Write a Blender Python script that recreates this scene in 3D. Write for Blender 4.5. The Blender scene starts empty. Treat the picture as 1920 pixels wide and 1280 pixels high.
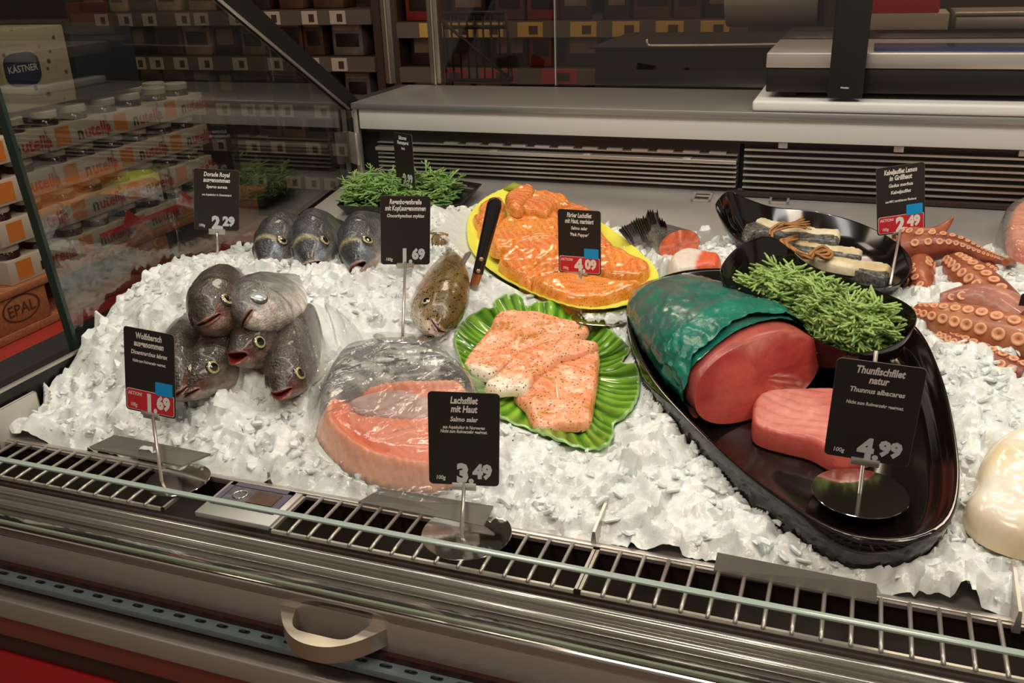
import bpy, bmesh, math, random
import numpy as np
from mathutils import Vector, Matrix, geometry, kdtree
random.seed(7); rng = np.random.default_rng(7)
scene = bpy.context.scene
COL = scene.collection
# ------------------------------------------------------------------ camera, world, light, exposure
F, H = 1745.0, 0.55                      # focal length in pixels of a 1920 px wide frame, eye height over the air grille
PIT, YAW, ROL = (math.radians(a) for a in (22.81, 20.77, -2.08))
_c, _s = math.cos, math.sin
FW = np.array([-_s(YAW)*_c(PIT), _c(YAW)*_c(PIT), -_s(PIT)])
_r = np.array([_c(YAW), _s(YAW), 0.0]); _u = np.cross(_r, FW)
RT = _r*_c(ROL) + _u*_s(ROL); UP = _u*_c(ROL) - _r*_s(ROL)
cam_d = bpy.data.cameras.new('camera'); cam = bpy.data.objects.new('camera', cam_d); COL.objects.link(cam)
cam_d.sensor_width = 36.0; cam_d.lens = F/1920.0*36.0; cam_d.clip_start = 0.02
cam.matrix_world = Matrix(((RT[0], UP[0], -FW[0], 0), (RT[1], UP[1], -FW[1], 0), (RT[2], UP[2], -FW[2], H), (0, 0, 0, 1)))
scene.camera = cam
w = bpy.data.worlds.new('shop_ambient'); scene.world = w; w.use_nodes = True
w.node_tree.nodes['Background'].inputs[0].default_value = (1.0, 0.84, 0.70, 1)
w.node_tree.nodes['Background'].inputs[1].default_value = 0.34
scene.view_settings.view_transform = 'Standard'; scene.view_settings.look = 'None'
scene.view_settings.gamma = 1.0; scene.view_settings.use_curve_mapping = False
scene.view_settings.exposure = -0.10
def area(name, loc, size, power, color, target=None):
    l = bpy.data.lights.new(name, 'AREA'); l.shape = 'RECTANGLE'; l.size, l.size_y = size; l.energy = power; l.color = color
    o = bpy.data.objects.new(name, l); COL.objects.link(o); o.location = loc
    d = Vector(target or (loc[0], loc[1], loc[2]-1)) - Vector(loc)
    o.rotation_euler = d.to_track_quat('-Z', 'Y').to_euler() if target else (0, 0, 0)
    return o
def spot(name, loc, target, power, color, ang, radius=0.03):
    l = bpy.data.lights.new(name, 'SPOT'); l.energy = power; l.color = color; l.spot_size = math.radians(ang); l.spot_blend = 0.6; l.shadow_soft_size = radius
    o = bpy.data.objects.new(name, l); COL.objects.link(o); o.location = loc
    o.rotation_euler = (Vector(target) - Vector(loc)).to_track_quat('-Z', 'Y').to_euler()
    return o
area('counter_tube_lamp', (-0.30, 1.05, 1.05), (2.4, 0.10), 8.0, (1.0, 0.965, 0.90), (-0.30, 1.15, 0))
for lx, ly, pw in ((-0.9, 0.55, 9), (-0.1, 0.7, 12), (0.6, 1.2, 10), (-0.35, 1.5, 9)):
    spot('added_spot', (lx, ly, 2.1), (lx*0.8-0.05, 1.15, 0.05), pw*1.25, (1.0, 0.90, 0.76), 60)  # unseen spot lights, added for specular highlights
for lx, ly, lp_ in ((-2.3, 1.6, 8), (-1.2, 2.6, 20), (0.4, 2.9, 20), (-0.4, -0.6, 20), (1.2, 0.4, 20)):
    area('added_ceiling_light', (lx, ly, 2.18), (0.6, 0.6), lp_, (1.0, 0.84, 0.66))  # unseen area lights, added to give the steel something to reflect
# ------------------------------------------------------------------ picture -> place
def ray(px, py): return FW + RT*((px-960)/F) - UP*((py-640)/F)
EYE = np.array([0, 0, H])
DS, DY = 0.135, 0.76                      # the display deck rises gently to the back
def zd(y): return DS*(y-DY)
def at(px, py, h=0.0):                    # on the sloping deck, raised by h
    d = ray(px, py); t = (-DS*DY + h - H)/(d[2] - DS*d[1]); return EYE + d*t
def PZ(px, py, z): d = ray(px, py); return EYE + d*((z-H)/d[2])
def PY(px, py, y): d = ray(px, py); return EYE + d*(y/d[1])
def PX(px, py, x): d = ray(px, py); return EYE + d*(x/d[0])
def PD(px, py, t): return EYE + ray(px, py)*t
# ------------------------------------------------------------------ materials
def lin(c): c /= 255.0; return c/12.92 if c <= 0.04045 else ((c+0.055)/1.055)**2.4
def rgb(r, g, b): return (lin(r), lin(g), lin(b), 1.0)
MATS = {}
def mat(name, col, rough=0.5, metal=0.0, spec=0.5, vcol=False, noise=0.0, nscale=40.0, bump=0.0, bscale=60.0, sss=0.0, aniso=0.0,
        spots=None, trans=0.0, coat=0.0, detail=4.0, stretch=None, btype='noise', bdist=0.002, ior=1.45, emit=0.0):
    m = bpy.data.materials.new(name); m.use_nodes = True; nt = m.node_tree; N = nt.nodes; L = nt.links
    b = N['Principled BSDF']
    b.inputs['Base Color'].default_value = col; b.inputs['Roughness'].default_value = rough; b.inputs['Metallic'].default_value = metal
    b.inputs['Specular IOR Level'].default_value = spec; b.inputs['IOR'].default_value = ior
    b.inputs['Coat Weight'].default_value = coat; b.inputs['Coat Roughness'].default_value = 0.08
    b.inputs['Transmission Weight'].default_value = trans
    if sss: b.inputs['Subsurface Weight'].default_value = sss; b.inputs['Subsurface Radius'].default_value = (0.02, 0.012, 0.008); b.inputs['Subsurface Scale'].default_value = 0.5
    if aniso: b.inputs['Anisotropic'].default_value = aniso
    if emit: b.inputs['Emission Color'].default_value = col; b.inputs['Emission Strength'].default_value = emit
    tc = N.new('ShaderNodeTexCoord'); mp = N.new('ShaderNodeMapping'); L.new(tc.outputs['Object'], mp.inputs['Vector'])
    if stretch: mp.inputs['Scale'].default_value = stretch
    src = None
    if vcol:
        a = N.new('ShaderNodeVertexColor'); a.layer_name = 'Col'; src = a.outputs['Color']
    if noise:
        n = N.new('ShaderNodeTexNoise'); n.inputs['Scale'].default_value = nscale; n.inputs['Detail'].default_value = detail; L.new(mp.outputs[0], n.inputs['Vector'])
        r = N.new('ShaderNodeMapRange'); r.inputs[1].default_value = 0.3; r.inputs[2].default_value = 0.7; r.inputs[3].default_value = 1-noise; r.inputs[4].default_value = 1+noise*0.6
        L.new(n.outputs['Fac'], r.inputs[0])
        mx = N.new('ShaderNodeMix'); mx.data_type = 'RGBA'; mx.blend_type = 'MULTIPLY'; mx.inputs[0].default_value = 1.0
        if src: L.new(src, mx.inputs[6])
        else: mx.inputs[6].default_value = col
        L.new(r.outputs[0], mx.inputs[7]); src = mx.outputs[2]
    if spots:                               # (scale, size, colour): flecks on the skin or herbs in the marinade
        for scale, size, sc in spots:
            v = N.new('ShaderNodeTexVoronoi'); v.inputs['Scale'].default_value = scale; L.new(mp.outputs[0], v.inputs['Vector'])
            r = N.new('ShaderNodeMapRange'); r.inputs[1].default_value = size*0.7; r.inputs[2].default_value = size; r.inputs[3].default_value = 1; r.inputs[4].default_value = 0
            L.new(v.outputs['Distance'], r.inputs[0])
            # thin the flecks out: only some cells carry one
            sp = N.new('ShaderNodeSeparateColor'); L.new(v.outputs['Color'], sp.inputs[0])
            g = N.new('ShaderNodeMath'); g.operation = 'GREATER_THAN'; g.inputs[1].default_value = 0.62; L.new(sp.outputs[0], g.inputs[0])
            mu = N.new('ShaderNodeMath'); mu.operation = 'MULTIPLY'; L.new(r.outputs[0], mu.inputs[0]); L.new(g.outputs[0], mu.inputs[1])
            mx = N.new('ShaderNodeMix'); mx.data_type = 'RGBA'; L.new(mu.outputs[0], mx.inputs[0])
            if src: L.new(src, mx.inputs[6])
            else: mx.inputs[6].default_value = col
            mx.inputs[7].default_value = sc; src = mx.outputs[2]
    if src: L.new(src, b.inputs['Base Color'])
    if bump:
        if btype == 'voronoi':
            n = N.new('ShaderNodeTexVoronoi'); n.inputs['Scale'].default_value = bscale; o = n.outputs['Distance']
        else:
            n = N.new('ShaderNodeTexNoise'); n.inputs['Scale'].default_value = bscale; n.inputs['Detail'].default_value = 5; o = n.outputs['Fac']
        L.new(mp.outputs[0], n.inputs['Vector'])
        bp = N.new('ShaderNodeBump'); bp.inputs['Strength'].default_value = bump; bp.inputs['Distance'].default_value = bdist
        L.new(o, bp.inputs['Height']); L.new(bp.outputs[0], b.inputs['Normal'])
    MATS[name] = m; return m
def sheet(name, tint, gloss=1.0, rough=0.02, milk=0.0, wr=0.0, wscale=30.0, ior=1.5, smear=0.0):  # thin clear sheet: glass pane, plastic film
    m = bpy.data.materials.new(name); m.use_nodes = True; nt = m.node_tree; N = nt.nodes; L = nt.links; N.clear()
    out = N.new('ShaderNodeOutputMaterial'); t = N.new('ShaderNodeBsdfTransparent'); t.inputs[0].default_value = tint
    g = N.new('ShaderNodeBsdfGlossy'); g.inputs['Roughness'].default_value = rough
    ge = N.new('ShaderNodeNewGeometry'); dt = N.new('ShaderNodeVectorMath'); dt.operation = 'DOT_PRODUCT'
    L.new(ge.outputs['Normal'], dt.inputs[0]); L.new(ge.outputs['Incoming'], dt.inputs[1])
    def mth(op, x, y=None):
        q = N.new('ShaderNodeMath'); q.operation = op
        for i_, v_ in enumerate((x, y)):
            if v_ is None: continue
            if isinstance(v_, (int, float)): q.inputs[i_].default_value = v_
            else: L.new(v_, q.inputs[i_])
        return q.outputs[0]
    f0 = ((ior-1)/(ior+1))**2; ab = mth('ABSOLUTE', dt.outputs['Value']); sc = mth('POWER', mth('SUBTRACT', 1.0, ab), 5.0)
    fz = mth('ADD', f0, mth('MULTIPLY', sc, 1-f0))
    k = N.new('ShaderNodeMath'); k.operation = 'MULTIPLY'; k.inputs[1].default_value = gloss; k.use_clamp = True; L.new(fz, k.inputs[0])
    mx = N.new('ShaderNodeMixShader'); L.new(k.outputs[0], mx.inputs[0]); L.new(t.outputs[0], mx.inputs[1]); L.new(g.outputs[0], mx.inputs[2])
    last = mx.outputs[0]
    tc = N.new('ShaderNodeTexCoord')
    if milk or smear:
        d = N.new('ShaderNodeBsdfDiffuse'); d.inputs[0].default_value = (0.85, 0.87, 0.85, 1)
        m2 = N.new('ShaderNodeMixShader'); m2.inputs[0].default_value = milk; L.new(last, m2.inputs[1]); L.new(d.outputs[0], m2.inputs[2]); last = m2.outputs[0]
        if smear:
            n = N.new('ShaderNodeTexNoise'); n.inputs['Scale'].default_value = 9; n.inputs['Detail'].default_value = 8; L.new(tc.outputs['Object'], n.inputs['Vector'])
            r = N.new('ShaderNodeMapRange'); r.inputs[1].default_value = 0.45; r.inputs[2].default_value = 0.75; r.inputs[3].default_value = milk; r.inputs[4].default_value = milk+smear
            L.new(n.outputs['Fac'], r.inputs[0]); L.new(r.outputs[0], m2.inputs[0])
    if wr:
        n = N.new('ShaderNodeTexNoise'); n.inputs['Scale'].default_value = wscale; n.inputs['Detail'].default_value = 4; n.inputs['Distortion'].default_value = 1.5
        L.new(tc.outputs['Object'], n.inputs['Vector'])
        bp = N.new('ShaderNodeBump'); bp.inputs['Strength'].default_value = wr; bp.inputs['Distance'].default_value = 0.01
        L.new(n.outputs['Fac'], bp.inputs['Height']); L.new(bp.outputs[0], g.inputs['Normal']); L.new(bp.outputs[0], dt.inputs[0])
    L.new(last, out.inputs[0]); MATS[name] = m; return m
STEEL = mat('brushed_steel', (0.56, 0.52, 0.475, 1), 0.32, 0.72, noise=0.06, nscale=14, stretch=(2, 60, 60), bump=0.012, bscale=90)
STEELD = mat('dull_deck_steel', (0.50, 0.485, 0.46, 1), 0.48, 0.7, noise=0.12, nscale=10, bump=0.12, bscale=25)
STEELP = mat('polished_steel', (0.62, 0.60, 0.57, 1), 0.10, 1.0)
HANDLE = mat('satin_handle_metal', (0.74, 0.64, 0.54, 1), 0.30, 1.0, aniso=0.4)
WHITEP = mat('white_plastic', rgb(205, 203, 196), 0.35)
WHITEB = mat('white_cutting_board', rgb(222, 222, 216), 0.4)
BLACK = mat('black_plastic', rgb(24, 20, 18), 0.4)
BLACKM = mat('matt_black', rgb(16, 13, 12), 0.7)
BROWN = mat('dark_brown_louvre', rgb(46, 34, 29), 0.4)
DISH = mat('glossy_black_melamine', rgb(20, 15, 13), 0.13, coat=0.4)
CARD = mat('black_card', rgb(33, 26, 23), 0.5)
INK = mat('white_print', rgb(225, 222, 218), 0.6)
PRICEINK = mat('grey_white_print', rgb(200, 205, 208), 0.6)
REDP = mat('red_price_panel', rgb(196, 36, 48), 0.5)
BLUEP = mat('blue_sticker', rgb(0, 148, 220), 0.5)
PINKINK = mat('pink_white_print', rgb(245, 215, 215), 0.6)
RED = mat('red_lacquer', rgb(170, 18, 26), 0.25, coat=0.3)
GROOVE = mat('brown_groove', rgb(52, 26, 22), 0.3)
SLOT = mat('blue_grey_rail', rgb(96, 110, 118), 0.35)
GLASS = sheet('clear_glass', (0.93, 0.96, 0.94, 1), 1.0, 0.0, milk=0.004, smear=0.05)
SIDEGLASS = sheet('tinted_side_glass', (0.66, 0.68, 0.65, 1), 3.2, 0.015, milk=0.004)
GLASSEDGE = mat('glass_edge', rgb(158, 176, 168), 0.15, spec=0.8)
FILM = sheet('clear_bag_film', (0.97, 0.975, 0.97, 1), 0.85, 0.06, milk=0.04, wr=0.25, wscale=28)
# ------------------------------------------------------------------ mesh helpers
def srf(parts):                             # join (V, F) pieces
    V, Fc, n = [], [], 0
    for v, f in parts:
        V += [tuple(p) for p in v]; Fc += [tuple(i+n for i in q) for q in f]; n += len(v)
    return V, Fc
def obj(name, vf, m, parent=None, smooth=True, col=None, midx=None, angle=None):
    V, Fc = vf
    V = np.array([tuple(p) for p in V], float)
    if parent is not None: loc = np.array(parent['_o'])
    else: loc = np.array([V[:, 0].mean(), V[:, 1].mean(), V[:, 2].min()])
    me = bpy.data.meshes.new(name); me.from_pydata((V-loc).tolist(), [], [list(q) for q in Fc])
    for mm in (m if isinstance(m, (list, tuple)) else [m]): me.materials.append(mm)
    if midx is not None: me.polygons.foreach_set('material_index', np.array(midx, dtype=np.int32))
    if smooth: me.polygons.foreach_set('use_smooth', np.ones(len(me.polygons), dtype=bool))
    if col is not None:
        a = me.color_attributes.new('Col', 'FLOAT_COLOR', 'POINT')
        c = np.ones((len(V), 4), dtype=np.float32); c[:, :3] = np.array(col)[:, :3]; a.data.foreach_set('color', c.ravel())
    if angle is not None: me.set_sharp_from_angle(angle=math.radians(angle))
    me.update()
    o = bpy.data.objects.new(name, me); COL.objects.link(o)
    o['_o'] = list(loc)
    if parent is not None:
        o.parent = parent
        if parent.parent is not None or parent.type == 'MESH': o.location = (0, 0, 0)
    else: o.location = loc
    return o
def tag(o, label=None, cat=None, group=None, kind=None):
    if label: o['label'] = label
    if cat: o['category'] = cat
    if group: o['group'] = group
    if kind: o['kind'] = kind
    return o
def thing(name, label, cat, loc, group=None):
    o = bpy.data.objects.new(name, None); COL.objects.link(o); o.location = tuple(loc); o['_o'] = [float(a) for a in loc]; o.empty_display_size = 0.02
    return tag(o, label, cat, group)
def box(lo, hi, bev=0.0, seg=2):
    lo, hi2 = np.minimum(lo, hi), np.maximum(lo, hi)
    bm = bmesh.new(); bmesh.ops.create_cube(bm, size=1)
    c = (np.array(lo)+np.array(hi2))/2; d = np.array(hi2)-np.array(lo)
    for v in bm.verts: v.co = Vector((v.co[0]*d[0]+c[0], v.co[1]*d[1]+c[1], v.co[2]*d[2]+c[2]))
    if bev: bmesh.ops.bevel(bm, geom=bm.edges[:], offset=bev, segments=seg, affect='EDGES', profile=0.5)
    bm.verts.index_update()
    r = ([tuple(v.co) for v in bm.verts], [tuple(v.index for v in f.verts) for f in bm.faces]); bm.free(); return r
def xform(vf, M): return ([tuple(M @ Vector(p)) for p in vf[0]], vf[1])
def frame(o, x, y, z):
    x, y, z = map(np.array, (x, y, z)); return Matrix(((x[0], y[0], z[0], o[0]), (x[1], y[1], z[1], o[1]), (x[2], y[2], z[2], o[2]), (0, 0, 0, 1)))
def nrm(v): v = np.array(v, float); return v/np.linalg.norm(v)
def loft(rings, cap0=False, cap1=False, closed=True):
    n = len(rings[0]); V = [tuple(p) for r in rings for p in r]; Fc = []
    for i in range(len(rings)-1):
        for j in range(n if closed else n-1):
            k = (j+1) % n; Fc.append((i*n+j, i*n+k, (i+1)*n+k, (i+1)*n+j))
    if cap0: Fc.append(tuple(range(n-1, -1, -1)))
    if cap1: Fc.append(tuple((len(rings)-1)*n+j for j in range(n)))
    return V, Fc
def tube(pts, rad, n=8, flat=1.0, cap=True, upv=None):
    pts = [np.array(p, float) for p in pts]; R = rad if hasattr(rad, '__len__') else [rad]*len(pts); rings = []; prev = None
    for i, p in enumerate(pts):
        t = nrm(pts[min(i+1, len(pts)-1)]-pts[max(i-1, 0)])
        if prev is None:
            a = np.array(upv) if upv is not None else (np.array([0, 0, 1.0]) if abs(t[2]) < 0.9 else np.array([1.0, 0, 0]))
        else: a = prev
        a = a - t*np.dot(a, t); a = nrm(a); prev = a; b = np.cross(t, a)
        rings.append([p + (a*math.sin(q)*flat + b*math.cos(q))*R[i] for q in np.linspace(0, 2*math.pi, n, endpoint=False)])
    return loft(rings, cap, cap)
def disc(c, r, nrmv, th, n=40):
    z = nrm(nrmv); x = nrm(np.cross([0, 1, 0] if abs(z[1]) < 0.9 else [1, 0, 0], z)); y = np.cross(z, x); c = np.array(c)
    a = np.linspace(0, 2*math.pi, n, endpoint=False)
    def R(rr, h): return [c + x*rr*math.cos(t) + y*rr*math.sin(t) + z*h for t in a]
    return loft([R(r-th*.3, 0), R(r, th*.3), R(r, th*.7), R(r-th*.3, th)], True, True)
def smoothloop(P, n=96):                    # closed Catmull-Rom through P, resampled evenly
    P = np.array(P, float); m = len(P); out = []
    for i in range(m):
        p0, p1, p2, p3 = P[(i-1) % m], P[i], P[(i+1) % m], P[(i+2) % m]
        for t in np.linspace(0, 1, 12, endpoint=False):
            out.append(0.5*((2*p1) + (-p0+p2)*t + (2*p0-5*p1+4*p2-p3)*t*t + (-p0+3*p1-3*p2+p3)*t**3))
    out = np.array(out); d = np.r_[0, np.cumsum(np.linalg.norm(np.diff(np.vstack([out, out[:1]]), axis=0), axis=1))]
    q = np.linspace(0, d[-1], n, endpoint=False); o2 = np.vstack([out, out[:1]])
    return np.array([np.interp(q, d, o2[:, k]) for k in range(out.shape[1])]).T
def smoothpath(P, n):
    P = np.array(P, float); Q = np.vstack([2*P[0]-P[1], P, 2*P[-1]-P[-2]]); out = []
    for i in range(1, len(Q)-2):
        p0, p1, p2, p3 = Q[i-1:i+3]
        for t in np.linspace(0, 1, 12, endpoint=False): out.append(0.5*((2*p1)+(-p0+p2)*t+(2*p0-5*p1+4*p2-p3)*t*t+(-p0+3*p1-3*p2+p3)*t**3))
    out.append(P[-1]); out = np.array(out); d = np.r_[0, np.cumsum(np.linalg.norm(np.diff(out, axis=0), axis=1))]; q = np.linspace(0, d[-1], n)
    return np.array([np.interp(q, d, out[:, k]) for k in range(3)]).T
def vnoise(P, scale, seed=0):               # smooth value noise on Nx2 / Nx3 points, range -1..1
    P = np.array(P)*scale; i = np.floor(P).astype(int); f = P-i; f = f*f*(3-2*f); d = P.shape[1]; out = np.zeros(len(P))
    for c in range(2**d):
        off = np.array([(c >> k) & 1 for k in range(d)]); q = i+off
        hsh = (q[:, 0]*73856093) ^ (q[:, 1]*19349663) ^ ((q[:, 2]*83492791) if d > 2 else 0) ^ (seed*2654435761 & 0x7fffffff)
        hsh = (hsh*1103515245 + 12345) & 0x7fffffff; hsh = (hsh ^ (hsh >> 13))*1274126177 & 0x7fffffff
        out += np.prod(np.where(off, f, 1-f), axis=1)*((hsh & 0xffff)/32767.5-1)
    return out
def fbm(P, scale, seed=0, oct=4): return sum(vnoise(P, scale*2**k, seed+k)*0.5**k for k in range(oct))
def inpoly(P, poly):
    x, y = P[:, 0], P[:, 1]; c = np.zeros(len(P), bool); n = len(poly); j = n-1
    for i in range(n):
        xi, yi = poly[i][:2]; xj, yj = poly[j][:2]
        c ^= ((yi > y) != (yj > y)) & (x < (xj-xi)*(y-yi)/(yj-yi+1e-12)+xi); j = i
    return c
def pdist(P, poly):
    d = np.full(len(P), 1e9)
    for a, b in zip(poly, np.roll(poly, -1, axis=0)):
        ab = b-a; t = np.clip(((P-a) @ ab)/(ab @ ab+1e-12), 0, 1); d = np.minimum(d, np.linalg.norm(P-(a+t[:, None]*ab), axis=1))
    return d
def pillow(poly, top, bottom, sp=0.004):    # a solid over an outline; top/bottom give z for (XY, distance to the outline)
    poly = np.array(poly)[:, :2]; lo, hi = poly.min(0), poly.max(0)
    gx, gy = np.meshgrid(np.arange(lo[0], hi[0], sp), np.arange(lo[1], hi[1], sp*0.87)); gx[1::2] += sp/2
    G = np.c_[gx.ravel(), gy.ravel()]; G = G[inpoly(G, poly)]; G = G[pdist(G, poly) > sp*0.55]
    A = np.vstack([poly, G]); n = len(poly)
    r = geometry.delaunay_2d_cdt([Vector(p) for p in A], [(i, (i+1) % n) for i in range(n)], [], 1, 1e-7)
    V2 = np.array([tuple(v) for v in r[0]]); T = [tuple(f) for f in r[2]]
    d = pdist(V2, poly); zt = top(V2, d); zb = bottom(V2, d)
    nv = len(V2); V = np.vstack([np.c_[V2, zt], np.c_[V2, zb]])
    Fc = list(T) + [tuple(nv+i for i in f[::-1]) for f in T]
    # side skirt along the outline
    from collections import Counter
    ec = Counter()
    for f in T:
        for a, b in zip(f, f[1:]+f[:1]): ec[(a, b)] += 1
    for (a, b) in list(ec):
        if (b, a) not in ec: Fc.append((b, a, nv+a, nv+b))
    return (V, Fc), V2, d, nv
def fillet(name, px, h, th, m, label=None, cat=None, group=None, parent=None, n=56, edge=0.008, sp=0.0035, amp=0.002, colf=None, nseed=0, base=None, skin=0.25, lift=None, hpx=None):
    P = smoothloop([at(x, y, h if hpx is None else hpx) for x, y in px], n); P = P[:, :2]
    bf = base or (lambda X: zd(X[:, 1])+h)
    lf = lift or (lambda X: 0*X[:, 0])
    def top(X, d): q = np.clip(d/edge, 0, 1); return bf(X)+lf(X)+th*(skin+(1-skin)*np.sqrt(1-(1-q)**2))+amp*fbm(X, 45, nseed)*q
    def bot(X, d): return bf(X)+lf(X)*0.9+0*d
    vf, V2, d, nv = pillow(P, top, bot, sp)
    col = None
    if colf is not None:
        c = colf(V2, d); cb = np.array(c)*1.0; col = np.vstack([c, cb])
    o = obj(name, vf, m, parent, col=col, angle=55)
    if parent is None: tag(o, label, cat, group)
    return o
def dish(rim, prof, ctr=None, n=None, basez=None):   # rim: Nx3; prof: (scale, height fraction)
    rim = np.array(rim); ctr = rim[:, :2].mean(0) if ctr is None else np.array(ctr)[:2]; rings = []
    bz = basez or zd
    for sc, hf in prof:
        xy = ctr + (rim[:, :2]-ctr)*max(sc, 0.002); hr = rim[:, 2]-bz(rim[:, 1])
        rings.append(np.c_[xy, bz(xy[:, 1]) + hr*hf if sc > 0.3 else bz(xy[:, 1]) + hr.mean()*hf])
    return loft(rings)
_tx = {}
def text(body, size, M, bold=0.0, shear=0.0, sx=1.0, align='CENTER', th=0.0004, spacing=1.0):
    k = (body, size, bold, shear, align, spacing)
    if k not in _tx:
        cu = bpy.data.curves.new('lettering', 'FONT'); cu.body = body; cu.size = size; cu.shear = shear; cu.offset = bold*size; cu.align_x = align
        cu.resolution_u = 2; cu.space_character = spacing
        o = bpy.data.objects.new('lettering', cu); COL.objects.link(o); dg = bpy.context.evaluated_depsgraph_get(); me = o.evaluated_get(dg).to_mesh()
        _tx[k] = ([tuple(v.co) for v in me.vertices], [tuple(p.vertices) for p in me.polygons]); o.evaluated_get(dg).to_mesh_clear()
        bpy.data.objects.remove(o); bpy.data.curves.remove(cu)
    V, Fc = _tx[k]; return ([tuple(M @ Vector((p[0]*sx, p[1], th))) for p in V], Fc)
# ------------------------------------------------------------------ the setting
X0, X1 = -0.98, 0.75                        # left side of the tub, right end of what is built
FL = -0.86
def struct(name, vf, m): o = obj(name, vf, m, smooth=False); o['kind'] = 'structure'; return o
struct('floor', box((-5, -2.6, FL-0.05), (3.2, 5.2, FL)), mat('shop_floor', rgb(120, 104, 92), 0.35, noise=0.1, nscale=3))
struct('ceiling', box((-5, -2.6, 2.22), (3.2, 5.2, 2.3)), mat('shop_ceiling', rgb(150, 134, 118), 0.8))
struct('wall_back', box((-5, 4.6, FL), (3.2, 4.7, 2.22)), mat('back_wall_paint', rgb(70, 52, 42), 0.7))
struct('wall_left', box((-5, -2.6, FL), (-4.9, 4.6, 2.22)), mat('left_wall_paint', rgb(80, 62, 50), 0.7))
# ------------------------------------------------------------------ the refrigerated counter
def quadplate(P2, xa, xb):                  # P2: (Y, Z) outline extruded from xa to xb
    n = len(P2); V = [(xa, y, z) for y, z in P2]+[(xb, y, z) for y, z in P2]
    return V, [tuple(range(n-1, -1, -1)), tuple(range(n, 2*n))]+[(i, (i+1) % n, n+(i+1) % n, n+i) for i in range(n)]
ctr = thing('fish_counter', 'long refrigerated fish counter with brushed steel front, red panel and glass ends', 'counter', (-0.2, 1.1, FL))
FX0, FX1 = -1.25, 0.9
def part(name, vf, m, parent=ctr, **k): return obj(name, vf, m, parent, **k)
part('lower_panel', box((FX0, 0.599, FL+0.08), (FX1, 0.612, -0.187), 0.002), RED, angle=30)
part('plinth', box((FX0, 0.66, FL), (FX1, 1.9, FL+0.08)), BLACKM, smooth=False)
part('body', srf([box((FX0, 0.611, FL+0.08), (FX1, 0.655, -0.060)), box((FX0, 0.655, FL+0.08), (FX1, 1.98, -0.13))]), BLACKM, smooth=False)
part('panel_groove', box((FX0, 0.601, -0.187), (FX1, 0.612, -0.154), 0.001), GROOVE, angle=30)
part('reflection_band', box((FX0, 0.594, -0.154), (FX1, 0.612, -0.117), 0.002), mat('painted_brown_reflection', rgb(124, 56, 42), 0.3), angle=30)  # brown-red reflection under the bumper, painted as a flat band
part('steel_bumper', box((FX0, 0.586, -0.120), (FX1, 0.612, -0.090), 0.004, 3), STEEL, angle=30)
part('dark_fascia', box((FX0, 0.604, -0.092), (FX1, 0.612, -0.058)), GROOVE, smooth=False)
# slotted rail: a thin angle profile with a row of oblong slots
rail = part('slotted_rail', srf([box((FX0, 0.590, -0.0735), (FX1, 0.5925, -0.0655), 0.001), box((FX0, 0.5915, -0.0680), (FX1, 0.6060, -0.0655), 0.0008)]), SLOT, angle=30)
sl = []
x = FX0+0.01
while x < FX1-0.03:
    a = np.linspace(0, 2*math.pi, 14, endpoint=False)
    def ro(rx, ry, z): return [(x+0.010+math.copysign(abs(math.cos(t))**.5, math.cos(t))*rx, 0.5985+math.copysign(abs(math.sin(t))**.7, math.sin(t))*ry, z) for t in a]
    sl.append(loft([ro(.0066, .0024, -.0652), ro(.0056, .0017, -.0646), ro(.0050, .0014, -.0653)], True, True)); x += 0.0262
part('rail_slots', srf(sl), BLACK, parent=rail)
part('front_strip', box((FX0, 0.6095, -0.061), (FX1, 0.618, -0.0205), 0.003, 3), STEEL, angle=30)
part('glass_holder', srf([box((FX0, 0.609, -0.024), (FX1, 0.634, -0.012), 0.002), tube([(FX0, 0.6115, -0.0125), (FX1, 0.6115, -0.0125)], 0.0024, 10)]), STEELP, angle=30)
part('holder_gasket', box((FX0, 0.6150, -0.0125), (FX1, 0.6185, -0.0085), 0.001), mat('green_grey_gasket', rgb(120, 128, 112), 0.5), smooth=False)
low = part('front_glass', box((FX0, 0.6195, -0.013), (FX1, 0.6255, 0.0665)), GLASS, smooth=False)
part('polished_edge', box((FX0, 0.6192, 0.0665), (FX1, 0.6258, 0.0690), 0.0006), GLASSEDGE, parent=low)
# handle: a shallow D of satin metal
pa, pb = PY(527, 1135, 0.610)[0], PY(726, 1178, 0.610)[0]; mx, hw = (pa+pb)/2, (pb-pa)/2
ho, hi_ = [], []
for t in np.linspace(-1, 1, 40):
    yo = 0.610-0.042*(1-abs(t)**2.3); yi = 0.610-0.028*max(0, 1-abs(t/0.74)**6); ho.append((mx+hw*t, yo)); hi_.append((mx+hw*t*0.93 if abs(t) > .74 else mx+hw*t*.93, yi))
hr = [[(a[0], a[1], -0.050), (a[0], a[1], -0.031), (b[0], b[1], -0.031), (b[0], b[1], -0.050)] for a, b in zip(ho, hi_)]
part('handle', loft(hr, True, True), HANDLE, parent=low, angle=35)
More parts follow.
